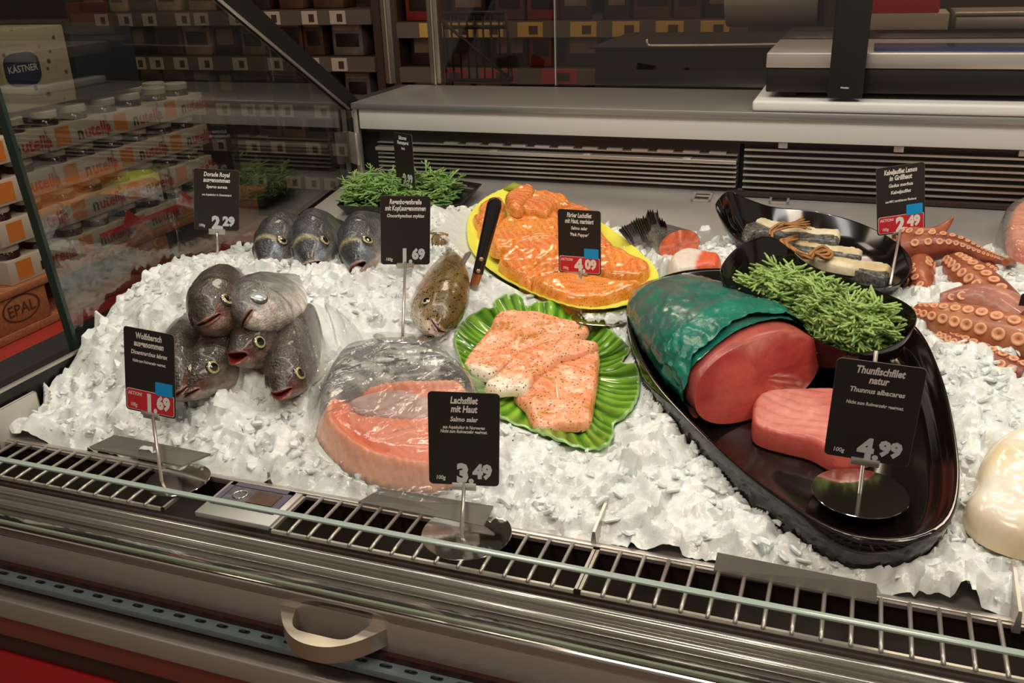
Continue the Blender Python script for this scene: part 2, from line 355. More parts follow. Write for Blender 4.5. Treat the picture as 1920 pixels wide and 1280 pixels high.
# channel floor and rounded trims between glass and grille
part('channel_floor', quadplate([(0.626, -0.044), (0.672, -0.044), (0.672, -0.0255), (0.626, -0.0355)], FX0, FX1), mat('channel_steel', (0.50, 0.46, 0.44, 1), 0.18, 0.62, noise=.12, nscale=25), smooth=False)
part('channel_trim', srf([tube([(FX0, 0.659, -0.022), (FX1, 0.659, -0.022)], 0.0055, 14), tube([(FX0, 0.668, -0.012), (FX1, 0.668, -0.012)], 0.0055, 14), box((FX0, 0.661, -0.034), (FX1, 0.676, -0.013))]), mat('trim_steel', (0.46, 0.42, 0.39, 1), 0.14, 0.7), angle=40)
part('return_air_duct', srf([box((FX0, 0.676, -0.075), (FX1, 0.752, -0.07)), box((FX0, 0.674, -0.07), (FX1, 0.677, -0.006)), box((FX0, 0.7505, -0.07), (FX1, 0.7535, -0.004))]), BROWN, smooth=False)
# tub
part('tub_lip', box((FX0, 0.7495, -0.006), (FX1, 0.7565, 0.0015), 0.001), STEEL, angle=30)
dk = [(X0, 0.756), (X1, 0.756), (X1, 1.735), (X0, 1.735)]
part('display_deck', ([(a, b, zd(b)-0.002) for a, b in dk]+[(a, b, zd(b)-0.012) for a, b in dk], [(0, 1, 2, 3), (7, 6, 5, 4), (0, 4, 5, 1), (1, 5, 6, 2), (2, 6, 7, 3), (3, 7, 4, 0)]), STEELD, smooth=False)
part('tub_wall', box((X0-0.03, 0.752, -0.07), (X0, 1.735, 0.058)), BLACK, smooth=False)
part('tub_edge_trim', srf([box((X0-0.004, 0.66, 0.058), (X0+0.001, 1.70, 0.0615)), box((X0-0.001, 0.757, 0.0), (X0+0.002, 0.93, 0.012))]), STEEL, smooth=False)
part('end_cheek', box((X0-0.09, 0.60, -0.10), (X0-0.03, 1.98, 0.055)), BLACKM, smooth=False)
pl0 = PX(2, 772, X0+0.012); pl1 = PX(80, 762, X0+0.012)
part('end_plate', box((X0+0.004, pl0[1]-0.01, -0.01), (X0+0.008, pl1[1], 0.042), 0.0035), mat('grey_white_plate', rgb(196, 194, 184), 0.45), angle=30)
# side glass with its sloping back edge
sg = part('side_glass', quadplate([(0.905, 0.055), (1.715, 0.055), (1.715, 0.29), (1.10, 0.625), (0.86, 0.625)], X0-0.014, X0-0.006), SIDEGLASS, smooth=False)
part('front_edge', quadplate([(0.899, 0.055), (0.905, 0.055), (0.86, 0.625), (0.854, 0.625)], X0-0.0165, X0-0.0035), mat('dark_green_glass_edge', rgb(44, 58, 50), 0.2), parent=sg, smooth=False)
part('back_edge_bar', quadplate([(1.70, 0.262), (1.745, 0.272), (1.135, 0.665), (1.085, 0.65)], X0-0.020, X0-0.002), BLACKM, parent=sg, smooth=False)
e0, e1 = np.array([X0-0.001, 1.697, 0.263]), np.array([X0-0.001, 1.085, 0.640])
part('edge_bead', tube([e0, e1], 0.003, 8), STEEL, parent=sg)
part('corner_post', box((X0+0.001, 1.705, 0.10), (X0+0.013, 1.717, 0.262), 0.002), STEEL, angle=30)
part('rear_bracket', xform(box((-0.012, -0.004, 0), (0.030, 0.004, 0.066), 0.0035), Matrix.Translation(tuple(PY(662, 306, 1.700))) @ Matrix.Rotation(math.radians(-35), 4, 'Z')), STEEL, angle=30)
part('rear_upright', box((X0-0.03, 1.735, -0.10), (FX1, 1.765, 0.235)), BLACKM, smooth=False)
# worktop
wt = part('worktop', box((X0+0.005, 1.695, 0.262), (FX1, 1.965, 0.275), 0.0025), mat('worktop_steel', (.36, .355, .34, 1), .36, .75, noise=.06, nscale=14, stretch=(2, 60, 60)), angle=30)
part('worktop_front', box((X0+0.018, 1.702, 0.222), (FX1, 1.712, 0.2625), 0.002), WHITEP, parent=wt, angle=30)
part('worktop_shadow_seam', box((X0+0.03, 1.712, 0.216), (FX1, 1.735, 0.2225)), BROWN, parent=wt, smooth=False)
part('worktop_side', box((X0-0.03, 1.72, 0.255), (X0+0.005, 1.985, 0.272)), BLACKM, smooth=False)
# ------------------------------------------------------------------ louvre panels at the back of the tub
def louvre(xa, xb, zs, label, dz):
    t = thing('air_louvre', label, 'vent', (xa, 1.72, 0.12), 'louvred vent panels along the back')
    obj('back_plate', box((xa, 1.7265, 0.128), (xb, 1.732, 0.216)), BROWN, t, smooth=False)
    for z in np.linspace(zs[0], zs[1], dz):
        obj('slat', srf([box((xa+.002, 1.709, z), (xb-.002, 1.7265, z+0.0022), 0.0006), box((xa+.002, 1.7075, z-.0005), (xb-.002, 1.7092, z+.0028))]), STEEL, t, smooth=False)
    for q in np.arange(xa+0.06, xb, 0.19):
        obj('clip', box((q, 1.7065, zs[1]+0.006), (q+0.016, 1.726, zs[1]+0.016), 0.001), STEEL, t, angle=30)
    return t
xm = PY(1387, 320, 1.708)[0]
louvre(-0.93, xm-0.004, (0.137, 0.172), 'left dark louvred vent panel with a wide steel ledge on top', 5)
louvre(xm+0.004, FX1, (0.137, 0.205), 'right dark louvred vent panel with thin steel slats behind the black boat dish', 7)
t = tag(obj('vent_ledge', srf([box((-0.93, 1.700, 0.180), (xm-0.006, 1.7265, 0.187), 0.001), box((-0.93, 1.712, 0.1935), (xm-.006, 1.7265, 0.195))] + [box((q, 1.711, 0.195), (q+0.03, 1.7265, 0.199)) for q in np.arange(-0.78, xm-0.05, 0.048)]), STEEL, smooth=False),
        'narrow steel ledge with a row of tabs under the worktop, left of the seam', 'ledge')
tag(obj('deck_edge_strip', box((xm-0.02, 1.69, zd(1.69)+0.000), (FX1, 1.705, zd(1.7)+0.006), 0.001), BROWN, angle=30), 'dark strip at the foot of the right vent panel', 'trim strip')
for px, py, lab in ((1317, 368, 'small square steel catch at the back of the deck left of the boat dish'), (1462, 372, 'small square steel catch behind the rim of the black boat dish')):
    p = at(px, py, 0.0)
    M = Matrix.Translation((p[0], p[1], zd(p[1])-0.0015)) @ Matrix.Rotation(math.atan(DS), 4, 'X')
    t = thing('deck_catch', lab, 'catch', (p[0], p[1], zd(p[1])), 'square catches on the steel deck')
    obj('catch_frame', xform(srf([box((-.017, -.022, 0), (-.013, .022, .003)), box((.013, -.022, 0), (.017, .022, .003)), box((-.017, -.022, 0), (.017, -.017, .003)), box((-.017, .017, 0), (.017, .022, .003))]), M), STEEL, t, smooth=False)
    obj('catch_plate', xform(box((-.013, -.017, 0), (.013, .017, .0012)), M), STEELP, t, smooth=False)
# ------------------------------------------------------------------ air grille in lift-out sections
def grille(xa, xb, label):
    t = thing('air_grille', label, 'grille', (xa, 0.71, -0.004), 'steel air grille sections along the front')
    obj('grille_frame', srf([box((xa, 0.678, -0.004), (xb, 0.681, 0.0)), box((xa, 0.746, -0.004), (xb, 0.749, 0.0)), box((xa, 0.678, -0.004), (xa+.003, 0.749, 0.0)), box((xb-.003, 0.678, -0.004), (xb, 0.749, 0.0))]), STEEL, t, smooth=False)
    n = int(round((xb-xa)/0.0238))
    for i in range(1, n):
        q = xa+(xb-xa)*i/n
        obj('grille_bar', srf([tube([(q, 0.677, 0.0005), (q, 0.690, 0.0012), (q, 0.748, 0.0012)], 0.0021, 6)]), STEEL, t)
    obj('cross_rod', tube([(xa, 0.713, -0.003), (xb, 0.713, -0.003)], 0.0015, 6), STEEL, t)
    return t
gx = [FX0, PZ(345, 870, 0)[0]-0.06, PZ(413, 935, 0)[0]-0.004, PZ(530, 960, 0)[0]+0.004, PZ(1112, 1040, 0)[0], 0.9]
grille(-1.0, gx[1]+0.1, 'steel air grille section at the left end of the front, beside the oval steel plate')
grille(gx[3], gx[4], 'steel air grille section in the middle, under the 3.49 sign')
grille(gx[4]+0.001, gx[5], 'steel air grille section at the right, in front of the big black platter')
# sensor cover
sx0, sx1 = gx[2]-0.005, gx[3]
t = thing('sensor_cover', 'steel sensor cover with a purple frame set into the front grille', 'cover', (sx0, 0.713, -0.004))
obj('cover_body', srf([box((sx0, 0.680, -0.004), (sx1, 0.747, 0.003), 0.002)]), STEELD, t, angle=30)
def fr(xa, ya, xb, yb, w, z0, z1): return srf([box((xa, ya, z0), (xa+w, yb, z1)), box((xb-w, ya, z0), (xb, yb, z1)), box((xa, ya, z0), (xb, ya+w, z1)), box((xa, yb-w, z0), (xb, yb, z1))])
obj('purple_frame', fr(sx0+.006, 0.700, sx1-.008, 0.744, 0.0065, 0.003, 0.0045), mat('purple_grey', rgb(88, 80, 98), 0.4), t, smooth=False)
obj('sensor_pane', box((sx0+.012, 0.706, 0.003), (sx1-.014, 0.738, 0.0036)), mat('sensor_window', rgb(96, 98, 100), 0.2, noise=.4, nscale=120), t, smooth=False)
obj('sensor_ring', loft([[(sx0+.030+r*1.0*math.cos(a), 0.722+r*math.sin(a), z) for a in np.linspace(0, 6.283, 24, endpoint=False)] for r, z in ((.0085, .0036), (.0085, .0050), (.0070, .0050), (.0070, .0036))]), STEELP, t)
obj('sensor_lid', box((sx0+.045, 0.711, 0.0036), (sx1-.018, 0.734, 0.0046)), mat('brown_lid', rgb(86, 64, 52), 0.35, noise=.3, nscale=90), t, smooth=False)
# dividers in the ice and the sloping steel lip plates
def divider(pa, pb, h, label):
    a = at(*pa, 0.0); b = at(*pb, 0.0); d = nrm((b-a)[:2]); nn = np.array([-d[1], d[0]])*0.0035
    V = []
    for q in (a, b):
        for sgn in (-1, 1):
            V += [(q[0]+sgn*nn[0], q[1]+sgn*nn[1], zd(q[1])-0.001), (q[0]+sgn*nn[0]*.4, q[1]+sgn*nn[1]*.4, zd(q[1])+h)]
    return tag(obj('tub_divider', (V, [(0, 1, 3, 2), (4, 6, 7, 5), (0, 4, 5, 1), (2, 3, 7, 6), (1, 5, 7, 3), (0, 2, 6, 4)]), STEEL, smooth=False), label, 'divider', 'steel dividers between the ice tubs')
divider((506, 905), (570, 838), 0.014, 'steel divider strip in the ice just left of the bagged salmon')
divider((1113, 1022), (1150, 930), 0.016, 'steel divider strip in the ice between the leaf plate and the big black platter')
divider((1905, 1185), (1893, 1085), 0.022, 'steel divider strip in the ice at the right end of the front')
def lipplate(px, label, m=None, h=0.013):
    P = [at(x, y, hh) for x, y, hh in px]; V = [tuple(p) for p in P]+[(p[0], p[1], p[2]-0.0025) for p in P]; n = len(P); m = MATS.get('wet_lip_steel') or mat('wet_lip_steel', rgb(150, 148, 142), .35, .35, noise=.1, nscale=30)
    return tag(obj('lip_plate', (V, [tuple(range(n)), tuple(range(2*n-1, n-1, -1))]+[(i, n+i, n+(i+1) % n, (i+1) % n) for i in range(n)]), m, smooth=False), label, 'plate', 'bare steel lip plates showing through the ice')
lipplate(((165, 838, .006), (215, 815, .024), (395, 850, .024), (340, 872, .010)), 'bare steel plate in the ice behind the left end of the grille')
lipplate(((672, 940, .006), (715, 915, .022), (925, 948, .022), (905, 985, .006)), 'bare steel plate below the bagged salmon, behind the 3.49 sign')
lipplate(((1338, 1068, .006), (1345, 1035, .022), (1644, 1094, .022), (1644, 1128, .006)), 'bare steel plate in front of the tip of the big black platter')
# ------------------------------------------------------------------ dishes
def rimpx(px, h, n=96, hf=None):
    L_ = [at(x, y, h if len(q) == 0 else q[0]) for x, y, *q in px]; return smoothloop(L_, n)
# big black platter
bp_px = [(1640, 1018), (1725, 1012), (1782, 975), (1800, 900), (1790, 800), (1764, 700), (1720, 615), (1640, 560), (1540, 528), (1440, 512), (1345, 503), (1262, 512), (1205, 540), (1176, 585), (1185, 640), (1222, 712), (1290, 790), (1385, 880), (1480, 950), (1560, 997)]
bp_rim = rimpx(bp_px, 0.045, 120)
TRAY_H = 0.008
prof = [(0, .02), (.6, .02), (.90, .02), (.955, .12), (.985, .6), (1.0, .97), (.996, 1.02), (.985, 1.03), (.972, 1.0), (.955, .72), (.935, .66), (.915, .52), (.895, .30), (.86, .18), (.6, .155), (0, .155)]
pl = obj('serving_platter', dish(bp_rim, prof), DISH, angle=50)
tag(pl, 'big glossy black pointed-oval platter holding the tuna', 'platter')
# samphire bowl (rim dips and peaks)
sb_px = [(1350, 512, .105), (1368, 478, .115), (1402, 455, .115), (1440, 446, .12), (1472, 462, .112), (1510, 494, .10), (1570, 520, .095), (1640, 545, .095), (1695, 568, .095), (1719, 592, .09), (1708, 625, .085), (1670, 652, .08), (1610, 664, .08), (1560, 652, .075), (1525, 634, .07), (1488, 600, .07), (1440, 560, .08), (1384, 534, .095)]
sb_rim = rimpx(sb_px, .1)
bprof = lambda b0: [(0, b0), (.35, b0), (.55, b0+.05), (.75, b0+.22), (.9, .58), (1.0, 1.0), (.992, 1.02), (.98, 1.0), (.88, .64), (.74, b0+.28), (.55, b0+.12), (.35, b0+.07), (0, b0+.07)]
bw = obj('leaf_bowl', dish(sb_rim, bprof(.16)), DISH, angle=60)
tag(bw, 'glossy black leaf-shaped bowl full of green samphire', 'bowl')
cb_px = [(1342, 392, .07), (1350, 370, .088), (1368, 361, .10), (1400, 374, .085), (1450, 389, .065), (1530, 397, .055), (1610, 418, .052), (1675, 450, .05), (1708, 484, .05), (1706, 516, .05), (1680, 536, .048), (1630, 538, .045), (1560, 520, .042), (1480, 494, .042), (1420, 468, .045), (1375, 440, .052)]
cb_rim = rimpx(cb_px, .05)
cb = obj('boat_dish', dish(cb_rim, bprof(.10)), DISH, angle=60)
tag(cb, 'glossy black wavy boat dish holding the cod fillets, raised at its left end', 'dish')
# yellow leaf platter
yl_px = [(876, 440), (880, 405), (905, 375), (945, 354), (965, 350), (1010, 360), (1060, 382), (1110, 408), (1160, 440), (1205, 478), (1230, 505), (1234, 530), (1205, 560), (1150, 577), (1090, 578), (1030, 562), (970, 536), (915, 503), (885, 470)]
yl_rim = rimpx(yl_px, 0.030, 140); yc = yl_rim[:, :2].mean(0)
yv, yf = dish(yl_rim, [(0, .15), (.6, .15), (.75, .25), (.9, .6), (1.0, 1.0), (.995, 1.06), (.985, 1.04), (.9, .70), (.75, .40), (.6, .30), (0, .30)])
yv = np.array(yv); ang_ = np.arctan2(yv[:, 1]-yc[1], yv[:, 0]-yc[0]); rad_ = np.linalg.norm(yv[:, :2]-yc, axis=1)
yv[:, 2] += 0.0006*np.sin(ang_*95)*np.clip((rad_-0.05)/.05, 0, 1)
YEL = mat('yellow_leaf_glaze', rgb(236, 240, 92), 0.35, noise=.06, nscale=12, bump=.15, bscale=60)
ylp = thing('leaf_platter', 'yellow leaf-shaped platter heaped with marinated salmon fillets', 'platter', (yc[0], yc[1], zd(yc[1])+.004))
obj('leaf_body', (yv, yf), YEL, ylp, angle=60)
st = [at(x, y, h) for x, y, h in ((962, 352, .030), (968, 346, .036), (978, 344, .04))]
obj('leaf_tip', tube([at(940, 357, .027), at(962, 349, .034), at(985, 353, .034)], [.006, .014, .006], 10, flat=.45), mat('olive_leaf_tip', rgb(150, 160, 50), .35), ylp)
st2 = [at(1150, 596, .012), at(1168, 592, .013)]
tag(obj('leaf_saucer', dish(rimpx([(1126, 594), (1140, 584), (1164, 582), (1180, 592), (1178, 603), (1160, 610), (1138, 608)], .014, 40), [(0, .3), (.7, .4), (1, 1), (.98, 1.1), (.7, .6), (0, .5)]), mat('olive_glaze', rgb(96, 92, 30), .3)), 'small olive oval leaf stub on the ice under the yellow platter', 'dish')
# green leaf plate, scalloped and pleated
gl_px = [(852, 640), (856, 622), (874, 598), (902, 580), (926, 578), (929, 562), (950, 553), (976, 556), (985, 574), (1006, 568), (1040, 566), (1075, 582), (1092, 598), (1088, 612), (1112, 604), (1140, 616), (1166, 638), (1181, 656), (1166, 680), (1192, 686), (1199, 712), (1196, 745), (1178, 775), (1152, 795), (1150, 815), (1138, 836), (1108, 843), (1070, 834), (1030, 818), (985, 802), (945, 786), (915, 765), (893, 738), (874, 705), (860, 672)]
gl_rim = rimpx([(x, y, .020+.008*math.sin(i*2.1)) for i, (x, y) in enumerate(gl_px)], .02, 300); gc = gl_rim[:, :2].mean(0)
gv, gf = dish(gl_rim, [(0, .18), (.5, .18), (.7, .28), (.85, .52), (1.0, .95), (1.003, 1.02), (.995, 1.08), (.97, 1.03), (.92, .86), (.85, .66), (.78, .52), (.7, .42), (.6, .36), (.5, .33), (.3, .33), (0, .33)])
gv = np.array(gv); na = len(gl_rim); ai = np.tile(np.arange(na), 16); sc_ = np.repeat([0, .5, .7, .85, 1, 1.003, .995, .97, .92, .85, .78, .7, .6, .5, .3, 0], na)
pleat = np.sin(ai/na*2*math.pi*58+1.6*np.sin(ai/na*2*math.pi*7)); gv[:, 2] += 0.0012*pleat*np.clip((sc_-.45)/.4, 0, 1)
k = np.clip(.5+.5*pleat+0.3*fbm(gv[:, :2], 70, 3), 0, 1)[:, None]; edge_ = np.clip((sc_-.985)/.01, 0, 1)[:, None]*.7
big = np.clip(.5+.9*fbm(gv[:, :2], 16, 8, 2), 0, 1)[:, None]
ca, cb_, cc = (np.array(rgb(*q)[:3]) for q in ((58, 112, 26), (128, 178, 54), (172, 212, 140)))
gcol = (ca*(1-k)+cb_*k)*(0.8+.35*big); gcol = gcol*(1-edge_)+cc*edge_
tag(obj('leaf_plate', (gv, gf), mat('green_leaf_glaze', (1, 1, 1, 1), .14, vcol=True, coat=.3, noise=.12, nscale=30), col=gcol, angle=60), 'bright green scalloped leaf plate with three herbed salmon fillets', 'plate')
# far samphire tray
ft = [(630, 386), (660, 352), (700, 338), (860, 338), (905, 345), (862, 384), (760, 392)]
ft_rim = np.array([at(x, y, .020) for x, y in ft]); ft_rim = np.vstack([ft_rim[i]+(ft_rim[(i+1) % 7]-ft_rim[i])*q for i in range(7) for q in (.04, .35, .65, .96)])
tag(obj('serving_tray', dish(ft_rim, [(0, .25), (.9, .25), (1, 1), (.985, 1.05), (.95, .7), (.88, .4), (0, .4)]), mat('dark_tray', rgb(30, 25, 22), .25), angle=40), 'dark angular tray of samphire at the back left', 'tray')
# ------------------------------------------------------------------ crushed ice
HC = []                                      # control points: x, y, thickness over the deck
for xx in np.arange(-1.0, 0.8, 0.12): HC += [(xx, 0.76, 0.004), (xx, 0.83, 0.017), (xx, 1.62, -0.04), (xx, 1.72, -0.05)]
HC += [(-.97, .80, .004), (-.96, .84, .022), (-.96, .887, .056), (-.96, .93, .074), (-.96, 1.035, .088), (-.96, 1.083, .080), (-.96, 1.177, .056), (-.96, 1.25, .035), (-.96, 1.35, .0), (-.97, 1.45, -.02),
       (-.86, .80, .022), (-.86, .87, .048), (-.85, .95, .066), (-.85, 1.03, .085), (-.85, 1.12, .078), (-.85, 1.22, .044), (-.85, 1.33, .02), (-.85, 1.45, -.02),
       (-.74, .82, .025), (-.74, .88, .036), (-.72, .96, .05), (-.72, 1.05, .070), (-.72, 1.12, .066), (-.72, 1.20, .044), (-.72, 1.30, .05), (-.72, 1.42, .03), (-.72, 1.52, -.02),
       (-.62, .84, .02), (-.60, .95, .03), (-.60, 1.05, .035), (-.60, 1.15, .045), (-.62, 1.25, .06), (-.62, 1.35, .07), (-.66, 1.42, .06), (-.62, 1.5, .02),
       (-.5, .85, .016), (-.5, 1.0, .02), (-.5, 1.12, .025), (-.5, 1.22, .035), (-.55, 1.32, .045), (-.57, 1.42, .05), (-.57, 1.52, .03),
       (-.38, .84, .02), (-.38, 1.0, .015), (-.38, 1.15, .02), (-.4, 1.35, .02), (-.4, 1.5, .0),
       (-.28, .85, .026), (-.28, .92, .026), (-.27, 1.0, .026), (-.25, 1.12, .022), (-.26, 1.3, .02), (-.26, 1.42, .02), (-.26, 1.5, -.01),
       (-.16, .84, .022), (-.16, .9, .028), (-.15, 1.0, .02), (-.12, 1.2, .02), (-.14, 1.40, .035), (-.16, 1.47, .02), (-.16, 1.53, -.02),
       (-.04, .83, .020), (0, 1.0, .01), (0, 1.2, .01), (0, 1.4, .0), (0, 1.5, -.02),
       (.1, .80, .016), (.14, .9, .024), (.16, 1.0, .03), (.16, 1.1, .035), (.14, 1.25, .03), (.2, 1.35, .03), (.2, 1.45, .015), (.15, 1.5, -.01),
       (.25, .85, .02), (.27, 1.0, .025), (.3, 1.1, .03), (.3, 1.3, .03), (.3, 1.42, .02), (.5, 1.0, .025), (.5, 1.3, .03), (.65, .9, .02), (.65, 1.2, .025), (.65, 1.4, .01)]
HC = np.array(HC)
def iceh(P):                                 # smooth thickness field
    P = np.atleast_2d(P); num = np.zeros(len(P)); den = np.zeros(len(P))+1e-9
    for x_, y_, h_ in HC:
        g = np.exp(-((P[:, 0]-x_)**2+(P[:, 1]-y_)**2)/(2*0.042**2)) + 1e-6/(1e-3+(P[:, 0]-x_)**2+(P[:, 1]-y_)**2); num += g*h_; den += g
    return num/den
def icez(x, y): return zd(y)+float(iceh([(x, y)])[0])
def dishcap(P, h):                           # the ice yields to the underside of every dish and to the salmon bag
    h = h.copy()
    for rim, pr_ in ((bp_rim, prof), (sb_rim, bprof(.16)), (cb_rim, bprof(.10)), (yl_rim, [(0, .1), (.6, .1), (.75, .2), (.9, .55), (1, .9)]), (gl_rim, [(0, .1), (.5, .1), (.7, .2), (.85, .42), (1, .85)]), (ft_rim, [(0, .1), (.9, .1), (1, .9)])):
        c_ = rim[:, :2].mean(0); a_ = np.arctan2(rim[:, 1]-c_[1], rim[:, 0]-c_[0]); r_ = np.hypot(rim[:, 0]-c_[0], rim[:, 1]-c_[1]); o_ = np.argsort(a_)
        q_ = P-c_; pa_ = np.arctan2(q_[:, 1], q_[:, 0]); rr_ = np.interp(pa_, a_[o_], r_[o_], period=2*math.pi); hh_ = np.interp(pa_, a_[o_], (rim[:, 2]-zd(rim[:, 1]))[o_], period=2*math.pi)
        s_ = np.hypot(q_[:, 0], q_[:, 1])/rr_; ps, ph = [], []
        for u__, v__ in pr_:
            if ps and u__ <= ps[-1]: break
            ps.append(u__); ph.append(v__)
        cap_ = np.interp(s_, ps, ph)*hh_-.003; m_ = s_ < 1.0; h[m_] = np.minimum(h[m_], cap_[m_]); m2 = s_ >= 1.0
        h[m2] = np.minimum(h[m2], hh_[m2]*.80+pdist(P[m2], rim[::2, :2])*.75)
    m_ = inpoly(P, BPM); h[m_] = np.minimum(h[m_], .011); h[~m_] = np.minimum(h[~m_], .012+pdist(P[~m_], BPM)*.8); return h
BPM = smoothloop([at(x, y, .02) for x, y in ((575, 790), (600, 735), (600, 690), (640, 655), (770, 640), (850, 655), (900, 710), (915, 770), (912, 830), (885, 890), (840, 915), (780, 922), (720, 912), (660, 890), (605, 850), (582, 820))], 70)[:, :2]
sp = 0.0032
gx_, gy_ = np.meshgrid(np.arange(X0+0.004, X1, sp), np.arange(0.757, 1.69, sp)); P = np.c_[gx_.ravel(), gy_.ravel()]
hs = iceh(P)
def cells(P, n, tilt, seed, warp=0.006):     # flakes: every point takes the tilted facet of its nearest seed
    r = np.random.default_rng(seed); S = np.c_[r.uniform(X0, X1, n), r.uniform(0.75, 1.70, n)]; kd = kdtree.KDTree(n)
    for i, q in enumerate(S): kd.insert((q[0], q[1], 0), i)
    kd.balance(); T = r.normal(0, tilt, (n, 2)); O = r.normal(0, 0.0014, n)
    W = np.c_[fbm(P, 60, seed+1, 2), fbm(P, 60, seed+2, 2)]*warp; Q = P+W
    ix = np.array([kd.find((q[0], q[1], 0))[1] for q in Q]); D = Q-S[ix]
    return (D*T[ix]).sum(1)+O[ix]
nx, ny = gx_.shape[1], gx_.shape[0]
z = 0.9*cells(P, 4200, 0.32, 11) + 0.7*cells(P, 1200, 0.30, 12, 0.012)
def blur(a, n):
    a = a.reshape(ny, nx)
    for _ in range(n):
        p = np.pad(a, 1, mode='edge'); a = (p[1:-1, 1:-1]*4+(p[:-2, 1:-1]+p[2:, 1:-1]+p[1:-1, :-2]+p[1:-1, 2:])*2+p[:-2, :-2]+p[:-2, 2:]+p[2:, :-2]+p[2:, 2:])/16
    return a.ravel()
z = hs + 0.35*blur(z, 1) + 0.65*z + 0.0006*fbm(P, 220, 5, 2) + 0.005*fbm(P, 22, 9, 3)
z -= np.clip((0.775-P[:, 1])/0.02, 0, 1)*0.012
z = dishcap(P, z)
Zi = zd(P[:, 1])+z
keep = (z > -0.006).reshape(ny, nx)
Fi = []
for j in range(ny-1):
    k = keep[j, :-1] | keep[j, 1:] | keep[j+1, :-1] | keep[j+1, 1:]
    for i in np.nonzero(k)[0]: Fi.append((j*nx+i, j*nx+i+1, (j+1)*nx+i+1, (j+1)*nx+i))
used = np.unique(np.array(Fi).ravel()); rem = -np.ones(len(P), int); rem[used] = np.arange(len(used))
Vi = np.c_[P, np.maximum(Zi, zd(P[:, 1])-0.0035)][used]; Fi = [tuple(rem[list(f)]) for f in Fi]
# loose flakes on top
shv, shf = [], []; nb = len(Vi); NS = 8000
sx_ = rng.uniform(X0+0.01, X1, NS); sy_ = rng.uniform(0.765, 1.60, NS); sh_ = iceh(np.c_[sx_, sy_]) + 0.004*fbm(np.c_[sx_, sy_], 22, 9, 3); sh0 = sh_; sh_ = dishcap(np.c_[sx_, sy_], sh_)
for i in range(NS):
    if sh_[i] < 0.004 or sh_[i] < sh0[i]-.001: continue
    n = rng.integers(5, 8); r = 0.0028+0.0075*rng.random()**2.2; a = np.sort(rng.uniform(0, 6.283, n)); th = r*rng.uniform(.16, .34)
    e = Matrix.Rotation(rng.normal(0, .42), 3, 'X') @ Matrix.Rotation(rng.normal(0, .42), 3, 'Y') @ Matrix.Rotation(rng.uniform(0, 6.28), 3, 'Z')
    c = Vector((sx_[i], sy_[i], zd(sy_[i])+sh_[i]+r*0.14)); el = rng.uniform(.55, 1)
    ring = lambda k, zz: [c + e @ Vector((r*k*math.cos(q), r*k*el*math.sin(q), zz)) for q in a]
    b = nb+len(shv); shv += ring(.8, -th)+ring(1, 0)+ring(.72, th)
    for lv in range(2):
        for j in range(n): shf.append((b+lv*n+j, b+lv*n+(j+1) % n, b+(lv+1)*n+(j+1) % n, b+(lv+1)*n+j))
    shf += [tuple(b+2*n+j for j in range(n)), tuple(b+n-1-j for j in range(n))]
ICE = mat('crushed_ice', (0.77, 0.81, 0.785, 1), 0.13, spec=0.65, sss=0.25, bump=0.5, bscale=190, bdist=0.0015, noise=0.10, nscale=55)
ice = obj('crushed_ice', (np.vstack([Vi, np.array([tuple(v) for v in shv])]), Fi+shf), ICE, smooth=True, angle=38)
tag(ice, 'bed of crushed white ice heaped under all the fish', 'ice', kind='stuff')
